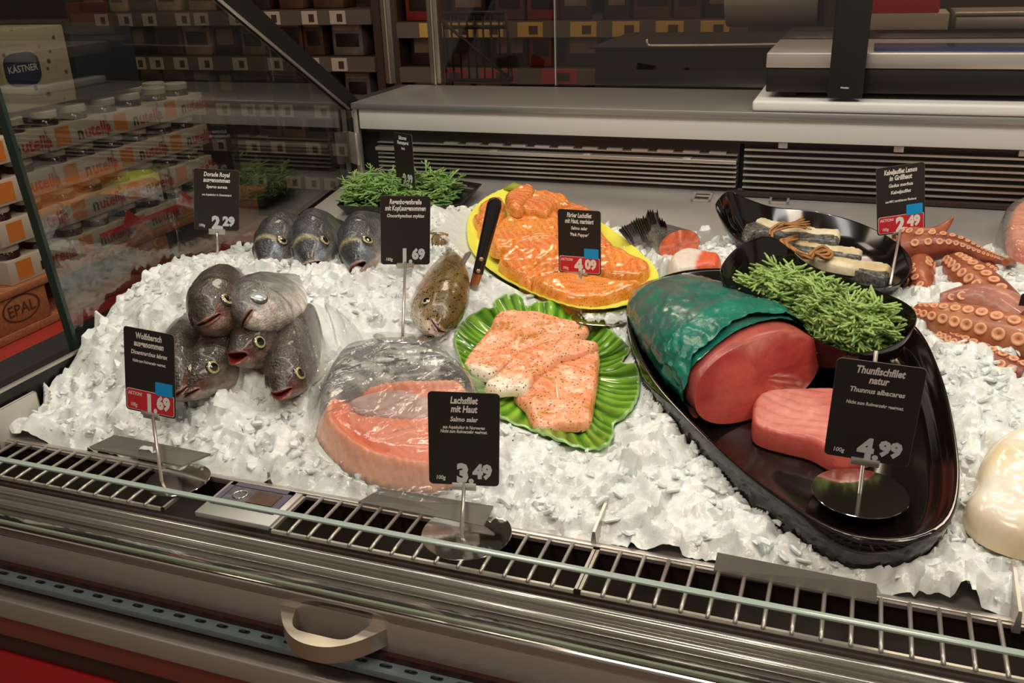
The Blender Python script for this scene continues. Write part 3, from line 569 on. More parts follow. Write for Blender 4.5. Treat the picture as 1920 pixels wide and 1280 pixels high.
# ------------------------------------------------------------------ price signs
def price_sign(name_lines, latin, notes, price, C, ang, sc, base, label, sale=False, disc_r=0.0, disc_tilt=0.0, clip='steel', tall=None, disc_m=None, dc=None):
    yw, ti, ro = (math.radians(a) for a in ang)
    x = np.array([_c(yw), _s(yw), 0]); n = np.array([_s(yw), -_c(yw), 0]); up = np.array([0, 0, 1])*_c(ti)-n*_s(ti)
    x2 = x*_c(ro)+up*_s(ro); u2 = up*_c(ro)-x*_s(ro); n2 = np.cross(x2, u2); C = np.array(C)
    W, Hh = 0.0725*sc, 0.104*sc
    M = frame(C, x2, u2, n2) @ Matrix.Scale(sc, 4)
    t = thing('price_sign', label, 'price sign', base)
    w_, h_, r_ = 0.0725, 0.104, 0.0045
    def rr(w, h, r, z, cx=0, cy=0):
        P = []
        for qx, qy, a0 in ((1, 1, 0), (-1, 1, 90), (-1, -1, 180), (1, -1, 270)):
            for k in range(6):
                a = math.radians(a0+k*18); P.append(M @ Vector((cx+qx*(w/2-r)+r*math.cos(a), cy+qy*(h/2-r)+r*math.sin(a), z)))
        return P
    def plate(w, h, r, z0, z1, cx=0, cy=0): return loft([rr(w, h, r, z0, cx, cy), rr(w, h, r, z1, cx, cy)], True, True)
    card = obj('card', plate(w_, h_, r_, -0.0008, 0.0), CARD, t, angle=30)
    obj('card_rim', srf([plate(w_+.0006, h_+.0006, r_, -0.0007, -0.0002)]), mat('grey_card_edge', rgb(110, 104, 98), .5) if 'grey_card_edge' not in MATS else MATS['grey_card_edge'], card, angle=30)
    def tx(body, size, cx, cy, bold, shear, sx, m, nm, al='CENTER', z=0.0003):
        if not body: return
        obj(nm, text(body, size, M @ Matrix.Translation((cx, cy, 0)), bold, shear, sx, al, z), m, card, smooth=False)
    y = 0.0405
    for q in name_lines:
        wd = 0.62 if len(q) > 15 else 0.74
        tx(q, 0.0104, 0, y-.0004, 0.034, 0.18, wd*.96, INK, 'name_lettering'); y -= 0.0095
    y -= 0.0012
    for q in latin: tx(q, 0.0073, 0, y, 0.030, 0.16, 0.84, INK, 'latin_lettering'); y -= 0.0076 + (0.003 if len(latin) > 1 else 0)
    y -= 0.0022 if len(name_lines) > 1 and sale else 0.0006
    for q in notes: tx(q, 0.0051, 0, y, 0.030, 0.16, 0.72, INK, 'note_lettering'); y -= 0.0047
    if sale:
        obj('sale_edge', plate(0.0692, 0.0262, 0.003, 0.0, 0.0002, 0, -0.0372), PINKINK, card, angle=30)
        obj('sale_panel', plate(0.0680, 0.0250, 0.003, 0.0, 0.0003, 0, -0.0372), REDP, card, angle=30)
        obj('sticker', plate(0.0245, 0.0160, 0.001, 0.0, 0.0006, 0.0205, -0.0180), BLUEP, card, angle=30)
        tx('AKTION!', 0.0062, -0.0320, -0.0318, 0.02, 0, 0.82, PINKINK, 'sale_lettering', 'LEFT', .0005)
    a, b = price.split('.'); zz = .0005; pi_ = INK if sale else PRICEINK
    tx('100g', 0.0066, -0.0295, -0.0462, 0.02, 0.14, 0.8, PINKINK if sale else INK, 'unit_lettering', 'LEFT', zz)
    tx(a, 0.0285, 0.0050, -0.0480, 0.062, 0, 0.88, pi_, 'price_lettering', 'RIGHT', zz)
    tx('.', 0.0300, 0.0076, -0.0486, 0.04, 0, 0.9, pi_, 'price_lettering', 'CENTER', zz)
    tx(b, 0.0215, 0.0098, -0.0430, 0.062, 0, 0.88, pi_, 'price_lettering', 'LEFT', zz)
    bot = C-u2*Hh/2; top = bot + u2*0.004 - n2*0.0022
    base = np.array(base)
    pts = [base, base+(top-base)*0.5, top] if tall is None else [base, np.array(tall)]
    obj('pole', tube(pts, 0.0020, 10), STEEL, t)
    Mc = frame(bot, x2, u2, n2)
    obj('clip', srf([xform(box((-0.0125, -0.0075, -0.0045), (0.0125, 0.002, -0.0012), 0.0006), Mc), xform(box((-0.0125, -0.0020, -0.0030), (0.0125, 0.0022, 0.0022), 0.0006), Mc)]), STEEL if clip == 'steel' else mat('clear_clip', rgb(200, 200, 195), .3), t, angle=30)
    if disc_r:
        tl = math.radians(disc_tilt); nn = (0, -_s(tl), _c(tl)); ce = base if dc is None else np.array(dc)
        obj('base_disc', disc(ce, disc_r, nn, 0.0014), disc_m or STEELP, t, angle=30)
    return t
b7 = PZ(865, 1008, 0.0025)
price_sign(['Wolfsbarsch', 'ausgenommen'], ['Dicentrarchus labrax'], ['Nicht zum Rohverzehr geeignet.'], '1.69', (-.7445, .7738, .1121), (0.4, 9.2, -3.3), .975, PZ(303, 903, .0025),
    'black price sign with red sale panel, Wolfsbarsch 1.69, in front of the bass heads', True, 0.036, -0, dc=PZ(335, 900, 0.0022))
b2 = np.array((-.950, 1.180, icez(-.945, 1.18)-0.01))
price_sign(['Dorade Royal', 'ausgenommen'], ['Sparus aurata'], ['', 'aus Aquakultur in Griechenland'], '2.29', (-.9403, 1.1897, .2018), (34, 0.3, -8.3), .935, b2,
    'black price sign, Dorade Royal 2.29, on a thin pole by the side glass')
b3 = at(755, 625, 0.030)
price_sign(['Regenbogenforelle', 'mit Kopf,ausgenommen'], ['Oncorhynchus mykiss'], [], '1.69', (-.6076, 1.1797, .1770), (26.8, 0.4, -4.4), .986, b3,
    'plain black price sign, Regenbogenforelle 1.69, beside the spotted trout', False, 0.042, -12, dc=at(757, 632, .030))
b4 = at(768, 372, 0.012)
price_sign(['Salicornes', 'Meeresspargel'], ['frisch'], [], '2.99', (-.7844, 1.5402, .1988), (-33, 2.0, 3.0), .924, b4, 'narrow-looking black price sign turned sideways, 2.99, in the far samphire tray')
b5 = at(1090, 588, 0.018)
price_sign(['Färöer Lachsfilet', 'mit Haut, mariniert'], ['Salmo salar', "'Pink Pepper'"], [], '4.09', (-.3672, 1.2601, .1531), (-4.8, 3.0, 1.5), .91, b5,
    'black price sign with red sale panel, 4.09, before the yellow platter', True, 0.040, -8, dc=at(1125, 598, .016))
b6 = at(1669, 534, 0.045)
price_sign(['Kabeljaufilet Lemon', 'in Grillhaut'], ['Gadus morhua', 'Kabeljaufilet'], ['aus MSC zertifizierter Fischerei'], '2.49', (.0676, 1.4439, .1951), (20.1, 3.6, 6.6), .958, b6,
    'black price sign with red sale panel, 2.49, above the boat dish', True)
price_sign(['Lachsfilet', 'mit Haut'], ['Salmo salar'], ['aus Aquakultur in Norwegen', 'Nicht zum Rohverzehr geeignet.'], '3.49', (-.3464, .7645, .0911), (16.0, 3.0, -2.5), 1.0, b7,
    'black price sign, Lachsfilet mit Haut 3.49, at the front on a round steel base', False, 0.0465, 0, clip='white', dc=PZ(875, 1000, 0.0022))
b8 = at(1612, 926, 0.020); t8 = PD(1643, 658, .865)
price_sign(['Thunfischfilet', 'natur'], ['Thunnus albacares'], ['', 'Nicht zum Rohverzehr geeignet.'], '4.99', (.0380, .8013, .1584), (-0.8, -6.7, -1.5), 1.002, b8,
    'black price sign, Thunfischfilet natur 4.99, standing in the big black platter', False, 0.047, 0, tall=t8, dc=b8+np.array([0, 0.002, 0]))
b9 = np.array((.245, 1.20, icez(.245, 1.20)-.004))
price_sign([], [], [], '3.99', PD(1955, 622, 1.16), (-2, -4.0, -2.6), .92, b9, 'black price sign cut off by the right edge, in front of the octopus')
# ------------------------------------------------------------------ samphire
def samphire(name, rim_, kk, h, mound, count, seed, label, length=(.03, .06), mcol=(130, 166, 88), rad=.0017):
    rim_ = np.array(rim_)[::max(1, len(rim_)//48), :2]; poly = rim_.mean(0)+(rim_-rim_.mean(0))*kk; r = np.random.default_rng(seed); lo, hi = poly.min(0), poly.max(0); pieces = []; cols = []
    base = np.array(rgb(*mcol)[:3]); tip = np.array(rgb(178, 204, 120)[:3]); done = 0
    dmax = pdist(poly.mean(0)[None], poly)[0]
    while done < count:
        p = r.uniform(lo, hi)
        if not inpoly(p[None], poly)[0]: continue
        d = min(1, pdist(p[None], poly)[0]/dmax*1.3); z = zd(p[1])+h+mound*math.sqrt(d)*r.uniform(.55, 1.0)
        a = r.uniform(0, 6.283); inw = poly.mean(0)-p; a = a if d > .45 else math.atan2(inw[1], inw[0])+r.normal(0, 1.05); v = np.array([math.cos(a), math.sin(a), r.uniform(-.15, .35)]); L_ = r.uniform(*length); n = 4
        pts = [np.array([p[0], p[1], z])]; nodes = []
        for k_ in range(n):
            v = nrm(v+r.normal(0, .16, 3)+np.array([0, 0, -.04])); pts.append(pts[-1]+v*L_/n); nodes.append((pts[-1], v.copy()))
        if not inpoly(np.array([pts[-1][:2], pts[-2][:2]]), poly.mean(0)+(poly-poly.mean(0))*1.03).all(): continue
        done += 1; R = rad*r.uniform(.8, 1.15); shade = base*r.uniform(.7, 1.25)
        def add(pp, rr):
            vf = tube(pp, rr, 5); pieces.append(vf); m = len(vf[0]); q = np.linspace(0, 1, m)[:, None]**2; cols.append(shade*(1-q)+tip*q*.9+shade*q*.1)
        add(pts, [R*.8, R, R, R, R*.7])
        for c_, vv in nodes[:-1]:
            for s_ in ((1, -1) if r.random() < .5 else (1 if r.random() < .5 else -1,)):
                side = nrm(np.cross(vv, [0, 0, 1])+np.array([0, 0, .3])); q = nrm(vv*.85+side*s_*.6+r.normal(0, .12, 3)); l2 = r.uniform(.008, .019)
                add([c_, c_+q*l2*.5, c_+nrm(q+vv*.3)*l2], [R*.65, R*.85, R*.55])
    o = obj(name, srf(pieces), MATS.get('samphire_green') or mat('samphire_green', (1, 1, 1, 1), .38, vcol=True, spec=.45, noise=.1, nscale=90), col=np.vstack(cols))
    return tag(o, label, 'samphire', kind='stuff')
samphire('samphire', sb_rim, .86, .050, .046, 1050, 3, 'heap of green samphire stems in the black leaf bowl', (.026, .058), rad=.0020)
samphire('samphire', ft_rim+np.array([-.018, 0, 0]), .95, .010, .042, 470, 5, 'small heap of samphire in the far tray at the back left', (.022, .05), mcol=(104, 152, 80), rad=.0015)
# ------------------------------------------------------------------ fillets
def C3(r, g, b): return np.array(rgb(r, g, b)[:3])
def mixc(a, b, k): k = np.clip(k, 0, 1)[:, None]; return a*(1-k)+b*k
HERB = [(330, .30, rgb(92, 66, 20)), (230, .20, rgb(70, 78, 24))]
MAR = mat('marinated_salmon', (1, 1, 1, 1), .16, vcol=True, spec=.55, sss=.12, spots=HERB, bump=.2, bscale=70, bdist=.003, coat=.3)
HRB = mat('herbed_salmon', (1, 1, 1, 1), .30, vcol=True, spec=.5, sss=.12, spots=[(250, .34, rgb(110, 66, 28)), (170, .22, rgb(84, 80, 30)), (420, .30, rgb(140, 84, 40))], bump=.45, bscale=90, bdist=.002, coat=.15)
FLESH = mat('raw_fish_flesh', (1, 1, 1, 1), .36, vcol=True, spec=.5, sss=.12, bump=.3, bscale=160, bdist=.0015, coat=.12, noise=.10, nscale=120)
SKIN = mat('fish_skin', (1, 1, 1, 1), .33, vcol=True, spec=.5, noise=.34, nscale=110, bump=.6, bscale=330, btype='voronoi', bdist=.0014, coat=.35)
def stripes(X, ang, freq, warp, seed, sharp=3):
    q = X[:, 0]*math.cos(ang)+X[:, 1]*math.sin(ang)+warp*fbm(X, 30, seed, 2); return (0.5+.5*np.sin(q*freq*2*math.pi))**sharp
def marcol(ang, seed):
    def f(X, d):
        hue = ((seed*37) % 10)/10-.5; c = mixc(C3(236, 146, 60), C3(230, 118, 62), .5+hue+.7*fbm(X, 28, seed)); c = mixc(c, C3(206, 128, 36), 1-d/.010)  # edges darkened in the colour, as shade in the seams between fillets
        return mixc(c, C3(248, 178, 120), .55*stripes(X, ang, 95, .004, seed))
    return f
def z1(L_): return [(840+x/4.2675, 320+y/4.2675) for x, y in L_]
TOPY = lambda h: (lambda X: zd(X[:, 1])+h)
YF = [('c', [(330, 600), (350, 500), (430, 430), (560, 370), (700, 350), (830, 355), (900, 400), (900, 500), (880, 570), (730, 590), (600, 600), (420, 650)], .024, .017, 'marinated fillet across the middle of the yellow platter, left of the 4.09 sign', .6),
      ('h', [(870, 330), (960, 285), (1100, 300), (1200, 390), (1230, 520), (1330, 630), (1240, 680), (1050, 640), (890, 590), (850, 450)], .022, .018, 'marinated fillet mostly hidden behind the 4.09 sign', 1.2),
      ('d', [(240, 290), (330, 240), (440, 240), (470, 330), (380, 380), (250, 350)], .018, .014, 'small marinated piece behind the black tool handle, uppermost at the left rim', .2),
      ('i', [(195, 400), (260, 370), (420, 350), (480, 400), (400, 470), (250, 465)], .017, .014, 'small marinated piece crossing behind the tool handle, below the left rim', .3),
      ('j', [(235, 500), (260, 470), (340, 450), (380, 520), (340, 600), (260, 550)], .014, .014, 'narrow marinated end poking out left of the tool handle', .3),
      ('b', [(560, 330), (660, 215), (790, 190), (860, 215), (930, 210), (985, 275), (880, 300), (835, 350), (800, 400), (690, 365)], .036, .017, 'thick marinated fillet on top of the heap with a curled right end', .9),
      ('a', [(455, 235), (520, 180), (650, 135), (700, 165), (695, 205), (640, 260), (580, 340), (490, 320)], .046, .014, 'marinated fillet pointing up at the very back of the yellow platter', 1.5),
      ('e', [(400, 730), (470, 665), (590, 600), (740, 580), (890, 580), (900, 690), (760, 760), (620, 850), (500, 810)], .020, .018, 'marinated fillet with a rounded left end, second row from the front', .7),
      ('f', [(565, 890), (640, 810), (760, 730), (890, 705), (1080, 660), (1240, 640), (1370, 660), (1470, 710), (1610, 760), (1600, 835), (1420, 875), (1200, 860), (900, 840), (730, 880), (650, 930)], .018, .018, 'long marinated fillet with pale bars at its right end, behind the front one', .35),
      ('g', [(662, 930), (740, 875), (920, 858), (1080, 850), (1250, 885), (1400, 930), (1540, 935), (1545, 965), (1400, 1010), (1230, 1055), (1050, 1075), (900, 1065), (760, 1010)], .014, .020, 'plump marinated fillet at the front edge of the yellow platter', 1.9)]
for k_, pp, h_, th_, lab, an in YF:
    fillet('marinated_fillet', z1(pp), h_, th_*1.3, MAR, lab, 'salmon fillet', 'marinated salmon fillets on the yellow platter', edge=.012, amp=.0022, colf=marcol(an, ord(k_)), nseed=ord(k_), skin=.35,
           hpx=h_+th_*.6, base=(lambda hh: (lambda X: zd(X[:, 1])+hh-.006*fbm(X, 18, 2, 1)))(h_))
def herbcol(lo, seed, an):
    def f(X, d):
        c = mixc(C3(244, 168, 128), C3(230, 134, 82), .5+.9*fbm(X, 30, seed)); c = mixc(c, C3(196, 122, 48), (fbm(X, 45, seed+9, 3)-.25)*1.6); c = mixc(c, C3(252, 204, 172), .45*stripes(X, an, 110, .008, seed+3, 3))
        e = (lo[1]-X[:, 1])/.018+1.0+.4*fbm(X, 60, seed); return mixc(c, C3(240, 226, 205), e*.8)
    return f
GF = [('f', [(1120, 657), (1122, 700), (1115, 750), (1103, 795), (1060, 800), (1010, 804), (995, 790), (985, 765), (962, 738), (985, 712), (1020, 680), (1070, 665)], .011, .012, 'front herbed fillet with a white centre line on the green leaf plate', (0, .895), 1.2),
      ('b', [(935, 588), (1000, 586), (1060, 600), (1104, 610), (1098, 628), (1080, 640), (1060, 665), (1000, 680), (955, 680), (940, 692), (915, 708), (872, 692), (868, 682), (890, 650), (915, 620)], .013, .012, 'large herbed fillet at the back of the green leaf plate', (0, 1.0), .4),
      ('m', [(1120, 643), (1112, 655), (1080, 668), (1050, 675), (1030, 690), (1000, 715), (985, 735), (960, 733), (930, 735), (908, 724), (922, 712), (945, 690), (968, 665), (1000, 650), (1050, 638)], .020, .012, 'middle herbed fillet lying across the other two on the green leaf plate', (0, .97), .8)]
for k_, pp, h_, th_, lab, lo, an in GF:
    o = fillet('herbed_fillet', pp, h_, th_, HRB, lab, 'salmon fillet', 'herbed salmon fillets on the green leaf plate', edge=.006, amp=.0022, colf=herbcol(lo, ord(k_), an), nseed=ord(k_), skin=.3, hpx=h_+th_*.6)
    if k_ == 'f':
        a, b = at(1041, 705, h_+th_), at(1049, 772, h_+th_); c = (a+b)/2
        obj('fat_line', tube([a+np.array([0, 0, -.0008]), c, b+np.array([0, 0, -.0008])], [.0008, .0016, .0009], 6), mat('pale_fat', rgb(246, 214, 176), .35), o)
# ------------------------------------------------------------------ tuna loin in its green film, tuna steak
ta, tb = at(1228, 548, .042), at(1424, 700, .055); ax = nrm(np.r_[(tb-ta)[:2], 0]); L0 = np.linalg.norm((tb-ta)[:2]); pr = np.array([ax[1], -ax[0], 0])*-1
def tuna_rings(ts, grow=0.0, n=64, front=None, wob=0.0, seed=0):
    rings = []
    for t in ts:
        a_ = np.interp(t, [-.08, 0, .15, .4, .7, 1.0], [.018, .038, .060, .077, .087, .090])+grow; b_ = np.interp(t, [-.08, 0, .15, .4, .7, 1.0], [.014, .024, .033, .039, .041, .0415])+grow
        ring = []
        for q in np.linspace(0, 2*math.pi, n, endpoint=False):
            cq, sq = math.cos(q), math.sin(q); w_ = a_*math.copysign(abs(cq)**.9, cq); v_ = b_*math.copysign(abs(sq)**.85, sq)
            tt = t if front is None else t*1.0
            c = ta+ax*L0*tt; xy = c[:2]+pr[:2]*w_
            if front is not None: xy = xy + ax[:2]*L0*front(q)*max(0, t)
            z_ = zd(xy[1])+.0085+b_+v_ + (.004*(1+sq) if False else 0); ring.append((xy[0], xy[1], z_))
        rings.append(ring)
    R = np.array(rings)
    if wob:
        Q_ = R.reshape(-1, 3); Q_ = np.c_[Q_ @ ax*.55+Q_ @ pr*.3, Q_ @ pr, Q_[:, 2]]; f = .4*fbm(Q_, 20, seed, 2)+1.9*(1-np.abs(fbm(Q_, 48, seed+5, 3)))**4-.5; cen = R.mean(1, keepdims=True); dr = R-cen
        R = cen+dr*(1+wob*f.reshape(R.shape[0], R.shape[1], 1))
    return R
tl = thing('tuna_loin', 'big red tuna loin cut open, wrapped in green film on the black platter', 'tuna', (*(ta+(tb-ta)*.5)[:2], zd((ta+(tb-ta)*.5)[1])+.008))
fsl = lambda q: .05*math.sin(q)*-1.0 - .04*math.cos(q)
R = tuna_rings(np.linspace(-.08, 1.0, 26), 0, 72, fsl)
fr_ = R[-1]; cf = fr_.mean(0); face = []
for s_ in (.985, .95, .88, .78, .66, .52, .38, .24, .1): face.append(cf+(fr_-cf)*s_+np.array([*(ax[:2]*.004*(1-s_**2)), 0]))
allr = list(R)+face; vf = loft(allr, True, True); Vt = np.array(vf[0]); nb_ = R.shape[0]*72
col = np.zeros((len(Vt), 3)); col[:nb_] = mixc(C3(172, 84, 76), C3(150, 62, 56), .5+fbm(Vt[:nb_], 40, 2))
FV = Vt[nb_:]; rel = FV-cf; u_ = rel @ pr; v_ = rel[:, 2]
rr = np.hypot(u_/.090, v_/.0415); cc1 = mixc(C3(168, 54, 48), C3(194, 84, 72), .5+.8*fbm(np.c_[u_, v_], 26, 4)-v_/.06); cc1 = mixc(cc1, C3(206, 122, 108), (v_/.0415-.62+.25*fbm(np.c_[u_, v_], 50, 1))*2.2)
arc = np.hypot(u_+.02, (v_+.05)*1.5); cc1 = mixc(cc1, C3(150, 44, 38), .45*(0.5+.5*np.sin(arc*900))**4*(u_ > -.01)); cc1 = mixc(cc1, C3(232, 172, 152), .8*sum(np.exp(-((v_+k0+.55*(u_-.05)+.004*np.sin(u_*90))/.0011)**2) for k0 in (.012, .019, .027))*(u_ > .015)*(u_ < .085)); col[nb_:] = cc1
obj('tuna_flesh', vf, FLESH, tl, col=col, angle=70)
# ragged belly flap at the low left corner
fl = fillet('belly_flap', [(1290, 740), (1318, 690), (1345, 730), (1380, 765), (1350, 772), (1330, 785), (1318, 772), (1305, 782), (1292, 768)], .010, .010, FLESH, parent=tl, edge=.006, amp=.002, colf=lambda X, d: mixc(C3(216, 150, 138), C3(196, 104, 92), .5+fbm(X, 60, 3)), hpx=.012)
# film
Rw = tuna_rings(np.r_[np.linspace(-.10, .1, 10), np.linspace(.14, .93, 60)], .0026, 150, lambda q: fsl(q)-.06*(.5+.5*math.cos(q))*(1 if math.sin(q) < .3 else .4)+.02*math.sin(3*q+1), .016, 9)
fold = tuna_rings(np.linspace(.72, .92, 20), .0055, 150, lambda q: fsl(q)-.09*(.5+.5*math.cos(q))*(1 if math.sin(q) < .3 else .4)+.03*math.sin(2*q+2)+.015*math.sin(7*q), .026, 21)
def wcol(V): 
    V = np.array(V); t_ = (V-ta) @ ax/L0; k = .2+.9*t_+.6*fbm(V, 14, 3, 3); return mixc(mixc(C3(92, 102, 92), C3(30, 98, 86), k*1.3), C3(24, 122, 98), (1-np.abs(fbm(V, 40, 9, 2))-.72)*3)
gw = thing('film_wrap', 'green plastic film wrapped around the tuna loin', 'wrap', (*(ta+(tb-ta)*.4)[:2], zd(ta[1])+.008))
wm = mat('green_film', (1, 1, 1, 1), .26, vcol=True, spec=.5, noise=.25, nscale=16, bump=.35, bscale=60, bdist=.003, coat=.25)
vfw = loft(list(Rw), True, False); obj('film_body', vfw, wm, gw, angle=80, col=wcol(vfw[0]))
obj('film_fold', loft(list(fold)), mat('bright_green_film', rgb(24, 116, 98), .28, spec=.5, noise=.3, nscale=30, bump=.6, bscale=45, bdist=.004), gw, angle=80)
def steakcol(X, d):
    c = mixc(C3(214, 138, 128), C3(196, 104, 94), .5+.7*fbm(X, 22, 6)); r_ = np.hypot(X[:, 0]-(-.02), (X[:, 1]-1.12)*.8); c = mixc(c, C3(172, 84, 76), .5*(0.5+.5*np.sin(r_*560+2*fbm(X, 20, 3)))**6)
    return mixc(c, C3(204, 92, 80), 1-d/.004)
fillet('tuna_steak', [(1416, 752), (1445, 735), (1500, 733), (1560, 733), (1625, 745), (1655, 790), (1640, 838), (1590, 852), (1560, 850), (1520, 830), (1470, 818), (1428, 806), (1412, 790)], .009, .026, FLESH, 'thick pink tuna steak lying in front of the wrapped loin', 'tuna', edge=.005, amp=.0012, colf=steakcol, skin=.82, hpx=.030)
# ------------------------------------------------------------------ cod fillets wrapped with dried grill bark
CODW = lambda X, d: mixc(C3(226, 216, 182), C3(204, 184, 140), .4+fbm(X, 40, 3))
CODS = mat('speckled_cod_skin', rgb(92, 92, 86), .3, noise=.85, nscale=210, bump=.4, bscale=220, coat=.3)
RAF = mat('dried_raffia', rgb(166, 118, 66), .6, noise=.35, nscale=80, bump=.4, bscale=120)
def z5(L_): return [(1320+x/4.2675, 340+y/4.2675) for x, y in L_]
def rawdir(a, b): return nrm(b-a)
def cod(pp, sk, h, lab, raf, dz):
    h = h+dz; raf = [([(x, y, hh+dz) for x, y, hh in ps], rad) for ps, rad in raf]
    o = fillet('cod_fillet', z5(pp), h+.008, .014, FLESH, lab, 'cod fillet', 'cod fillets in the black boat dish', edge=.004, amp=.001, colf=CODW, skin=.7, hpx=h+.018, sp=.004)
    if sk: fillet('skin_band', z5(sk), h+.002, .0175, CODS, parent=o, edge=.004, amp=.0012, skin=.8, hpx=h+.014, sp=.004)
    for ps, rad in raf:
        L_ = [at(1320+x/4.2675, 340+y/4.2675, hh) for x, y, hh in ps]
        for k_ in range(5):
            r = np.random.default_rng(k_); off = r.normal(0, .0022, 3); obj('raffia_strand', tube(smoothpath([p+off+r.normal(0, .0012, 3) for p in L_], 14), [rad*.75]+[rad]*12+[rad*.6], 6, flat=.6), RAF, o)
    return o
cod([(370, 300), (440, 295), (600, 330), (800, 370), (1000, 395), (1085, 400), (1080, 450), (1000, 440), (800, 420), (600, 400), (480, 360)], [(300, 470), (320, 380), (380, 325), (520, 365), (640, 410), (800, 420), (1020, 445), (1080, 460), (1050, 500), (850, 475), (650, 460), (520, 420), (400, 430), (360, 490)], .018,
    'cod fillet at the back of the boat dish with a bushy tan tassel on it', [([(530, 440, .045), (545, 395, .050), (620, 360, .054), (700, 350, .055)], .0022)] + [([(640, 360, .054), (740, 330+8*i, .056), (800+6*i, 310+22*i, .054)], .0016) for i in range(4)], .016)
cod([(600, 460), (700, 465), (900, 500), (1100, 530), (1255, 545), (1245, 590), (1100, 580), (900, 540), (720, 500)], [(700, 510), (900, 545), (1100, 582), (1240, 595), (1240, 622), (1080, 605), (900, 580), (760, 560)], .016,
    'cod fillet in the middle of the boat dish tied with a brown strip', [([(740, 450, .04), (660, 470, .044), (620, 500, .044), (660, 540, .040)], .0028), ([(650, 500, .042), (720, 545, .040), (790, 600, .036), (850, 610, .034)], .0026)], .010)
cod([(690, 520), (760, 535), (850, 590), (1000, 585), (1150, 620), (1300, 650), (1480, 670), (1475, 725), (1300, 715), (1100, 690), (920, 650), (760, 590)], [(1100, 690), (1250, 705), (1400, 725), (1480, 735), (1450, 790), (1380, 780), (1250, 740)], .012,
    'cod fillet nearest the samphire with a coiled brown tie on it', [([(840, 610, .036), (890, 560, .040), (960, 545, .042), (1005, 570, .040), (980, 605, .038), (920, 600, .042), (900, 580, .042)], .0030)], .006)
# ------------------------------------------------------------------ other salmon pieces, white fillet
SALM = lambda X, d: mixc(mixc(C3(240, 150, 118), C3(228, 112, 76), .5+.7*fbm(X, 26, 5)), C3(248, 190, 160), .4*stripes(X, .9, 90, .006, 4))
def cyl_cut(name, pa, pb, ra, rb, label, cat, face_col, skin_col, fins=()):
    a, b = np.array(pa), np.array(pb); ax_ = nrm(b-a); side = nrm(np.cross(ax_, [0, 0, 1])); up_ = np.cross(side, ax_); rings = []
    for t in np.linspace(0, 1, 14):
        w_ = ra[0]+(rb[0]-ra[0])*t**.8; h_ = ra[1]+(rb[1]-ra[1])*t**.8; c = a+(b-a)*t
        rings.append([c+side*w_*math.cos(q)+up_*h_*math.sin(q) for q in np.linspace(0, 6.2832, 48, endpoint=False)])
    ns = len(rings); e = np.array(rings[-1]); cen = e.mean(0)
    for s_ in (.97, .9, .75, .55, .35, .12): rings.append(cen+(e-cen)*s_+ax_*.003*(1-s_))
    vf = loft(rings, True, True); V = np.array(vf[0]); q = V-cen; u_ = q @ side; v_ = q @ up_; col = np.zeros((len(V), 3)); n_ = ns*48
    col[:n_] = skin_col(V[:n_], (V[:n_]-a) @ up_/rb[1]); col[n_:] = face_col(u_[n_:]/rb[0], v_[n_:]/rb[1], V[n_:])
    t = thing(name, label, cat, a*.5+b*.5-np.array([0, 0, .02])); obj('body', vf, SKIN, t, col=col, angle=50)
    return t, side, up_, ax_
skc = lambda V, v: mixc(mixc(C3(150, 142, 130), C3(84, 78, 72), v*1.4+.3*fbm(V, 60, 2)), C3(50, 46, 42), .7*(fbm(V, 120, 7) > .35)*(v > -.2))
fc = lambda u, v, V: mixc(mixc(mixc(C3(236, 128, 92), C3(224, 104, 66), .5+.9*fbm(np.c_[u, v], 2.5, 3)), C3(246, 186, 160), np.exp(-(u/.05)**2)*.7+np.exp(-((v-.1)/.06)**2)*.35), C3(168, 52, 46), np.exp(-((u-.05)**2+(v-.05)**2)/.012))
tp, sd, ud, axd = cyl_cut('salmon_tail', at(1198, 424, .022), at(1274, 460, .034), (.012, .014), (.037, .025), 'salmon tail piece with ragged dark fin and round pink cut face', 'salmon', fc, skc)
fin = mat('dark_fin', rgb(66, 58, 52), .4, noise=.4, nscale=160, bump=.4, bscale=200)
def fan(name, root, tips, m, parent, th=.0015, n=5):   # a ribbed fin between a root line and ragged tips
    root = np.array(root); tips = np.array(tips); nn = nrm(np.cross(tips[-1]-tips[0], tips[0]-root[0])); rows = []
    for k_, q in enumerate(np.linspace(0, 1, n)):
        rows.append([r+(t_-r)*q+nn*(.0012*math.sin(i*1.9)*q) for i, (r, t_) in enumerate(zip(root, tips))])
    rows = np.array(rows); up_r = rows+nn*th*.5; dn = rows-nn*th*.5
    ring = np.concatenate([up_r, dn[:, ::-1]], axis=1); return obj(name, loft(list(ring), True, True), m, parent, angle=50)
rx = np.linspace(0, 1, 41); jag = np.random.default_rng(3).uniform(1, 9, 41)
fan('tail_fin', [at(1182+q*75, 458-q*12, .032) for q in rx], [at(1160+q*88, 432-math.sin(q*2.4)*22-(jag[i] if i % 2 else 0)-(12 if .62 < q < .85 else 0), .052+.014*q) for i, q in enumerate(rx)], fin, tp, th=.0007)
fillet('salmon_chunk', [(1252, 500), (1262, 485), (1290, 475), (1325, 482), (1352, 488), (1348, 510), (1320, 512), (1295, 516), (1265, 518)], .022, .028, FLESH, 'pale silvery salmon chunk with an orange cut side beside the tail piece', 'salmon', edge=.012, amp=.001, hpx=.036,
       colf=lambda X, d: mixc(C3(226, 214, 200), C3(222, 100, 60), (X[:, 0]-(-.205))/.006+.4*fbm(X, 60, 1)), nseed=3)
wv = lambda X, d: mixc(mixc(C3(236, 232, 218), C3(226, 210, 172), .15+.9*fbm(X, 14, 8, 2)), C3(222, 198, 156), .7-d/.02)
wp = mat('white_fillet', (1, 1, 1, 1), .22, vcol=True, spec=.5, sss=.3, bump=.25, bscale=60, coat=.4)
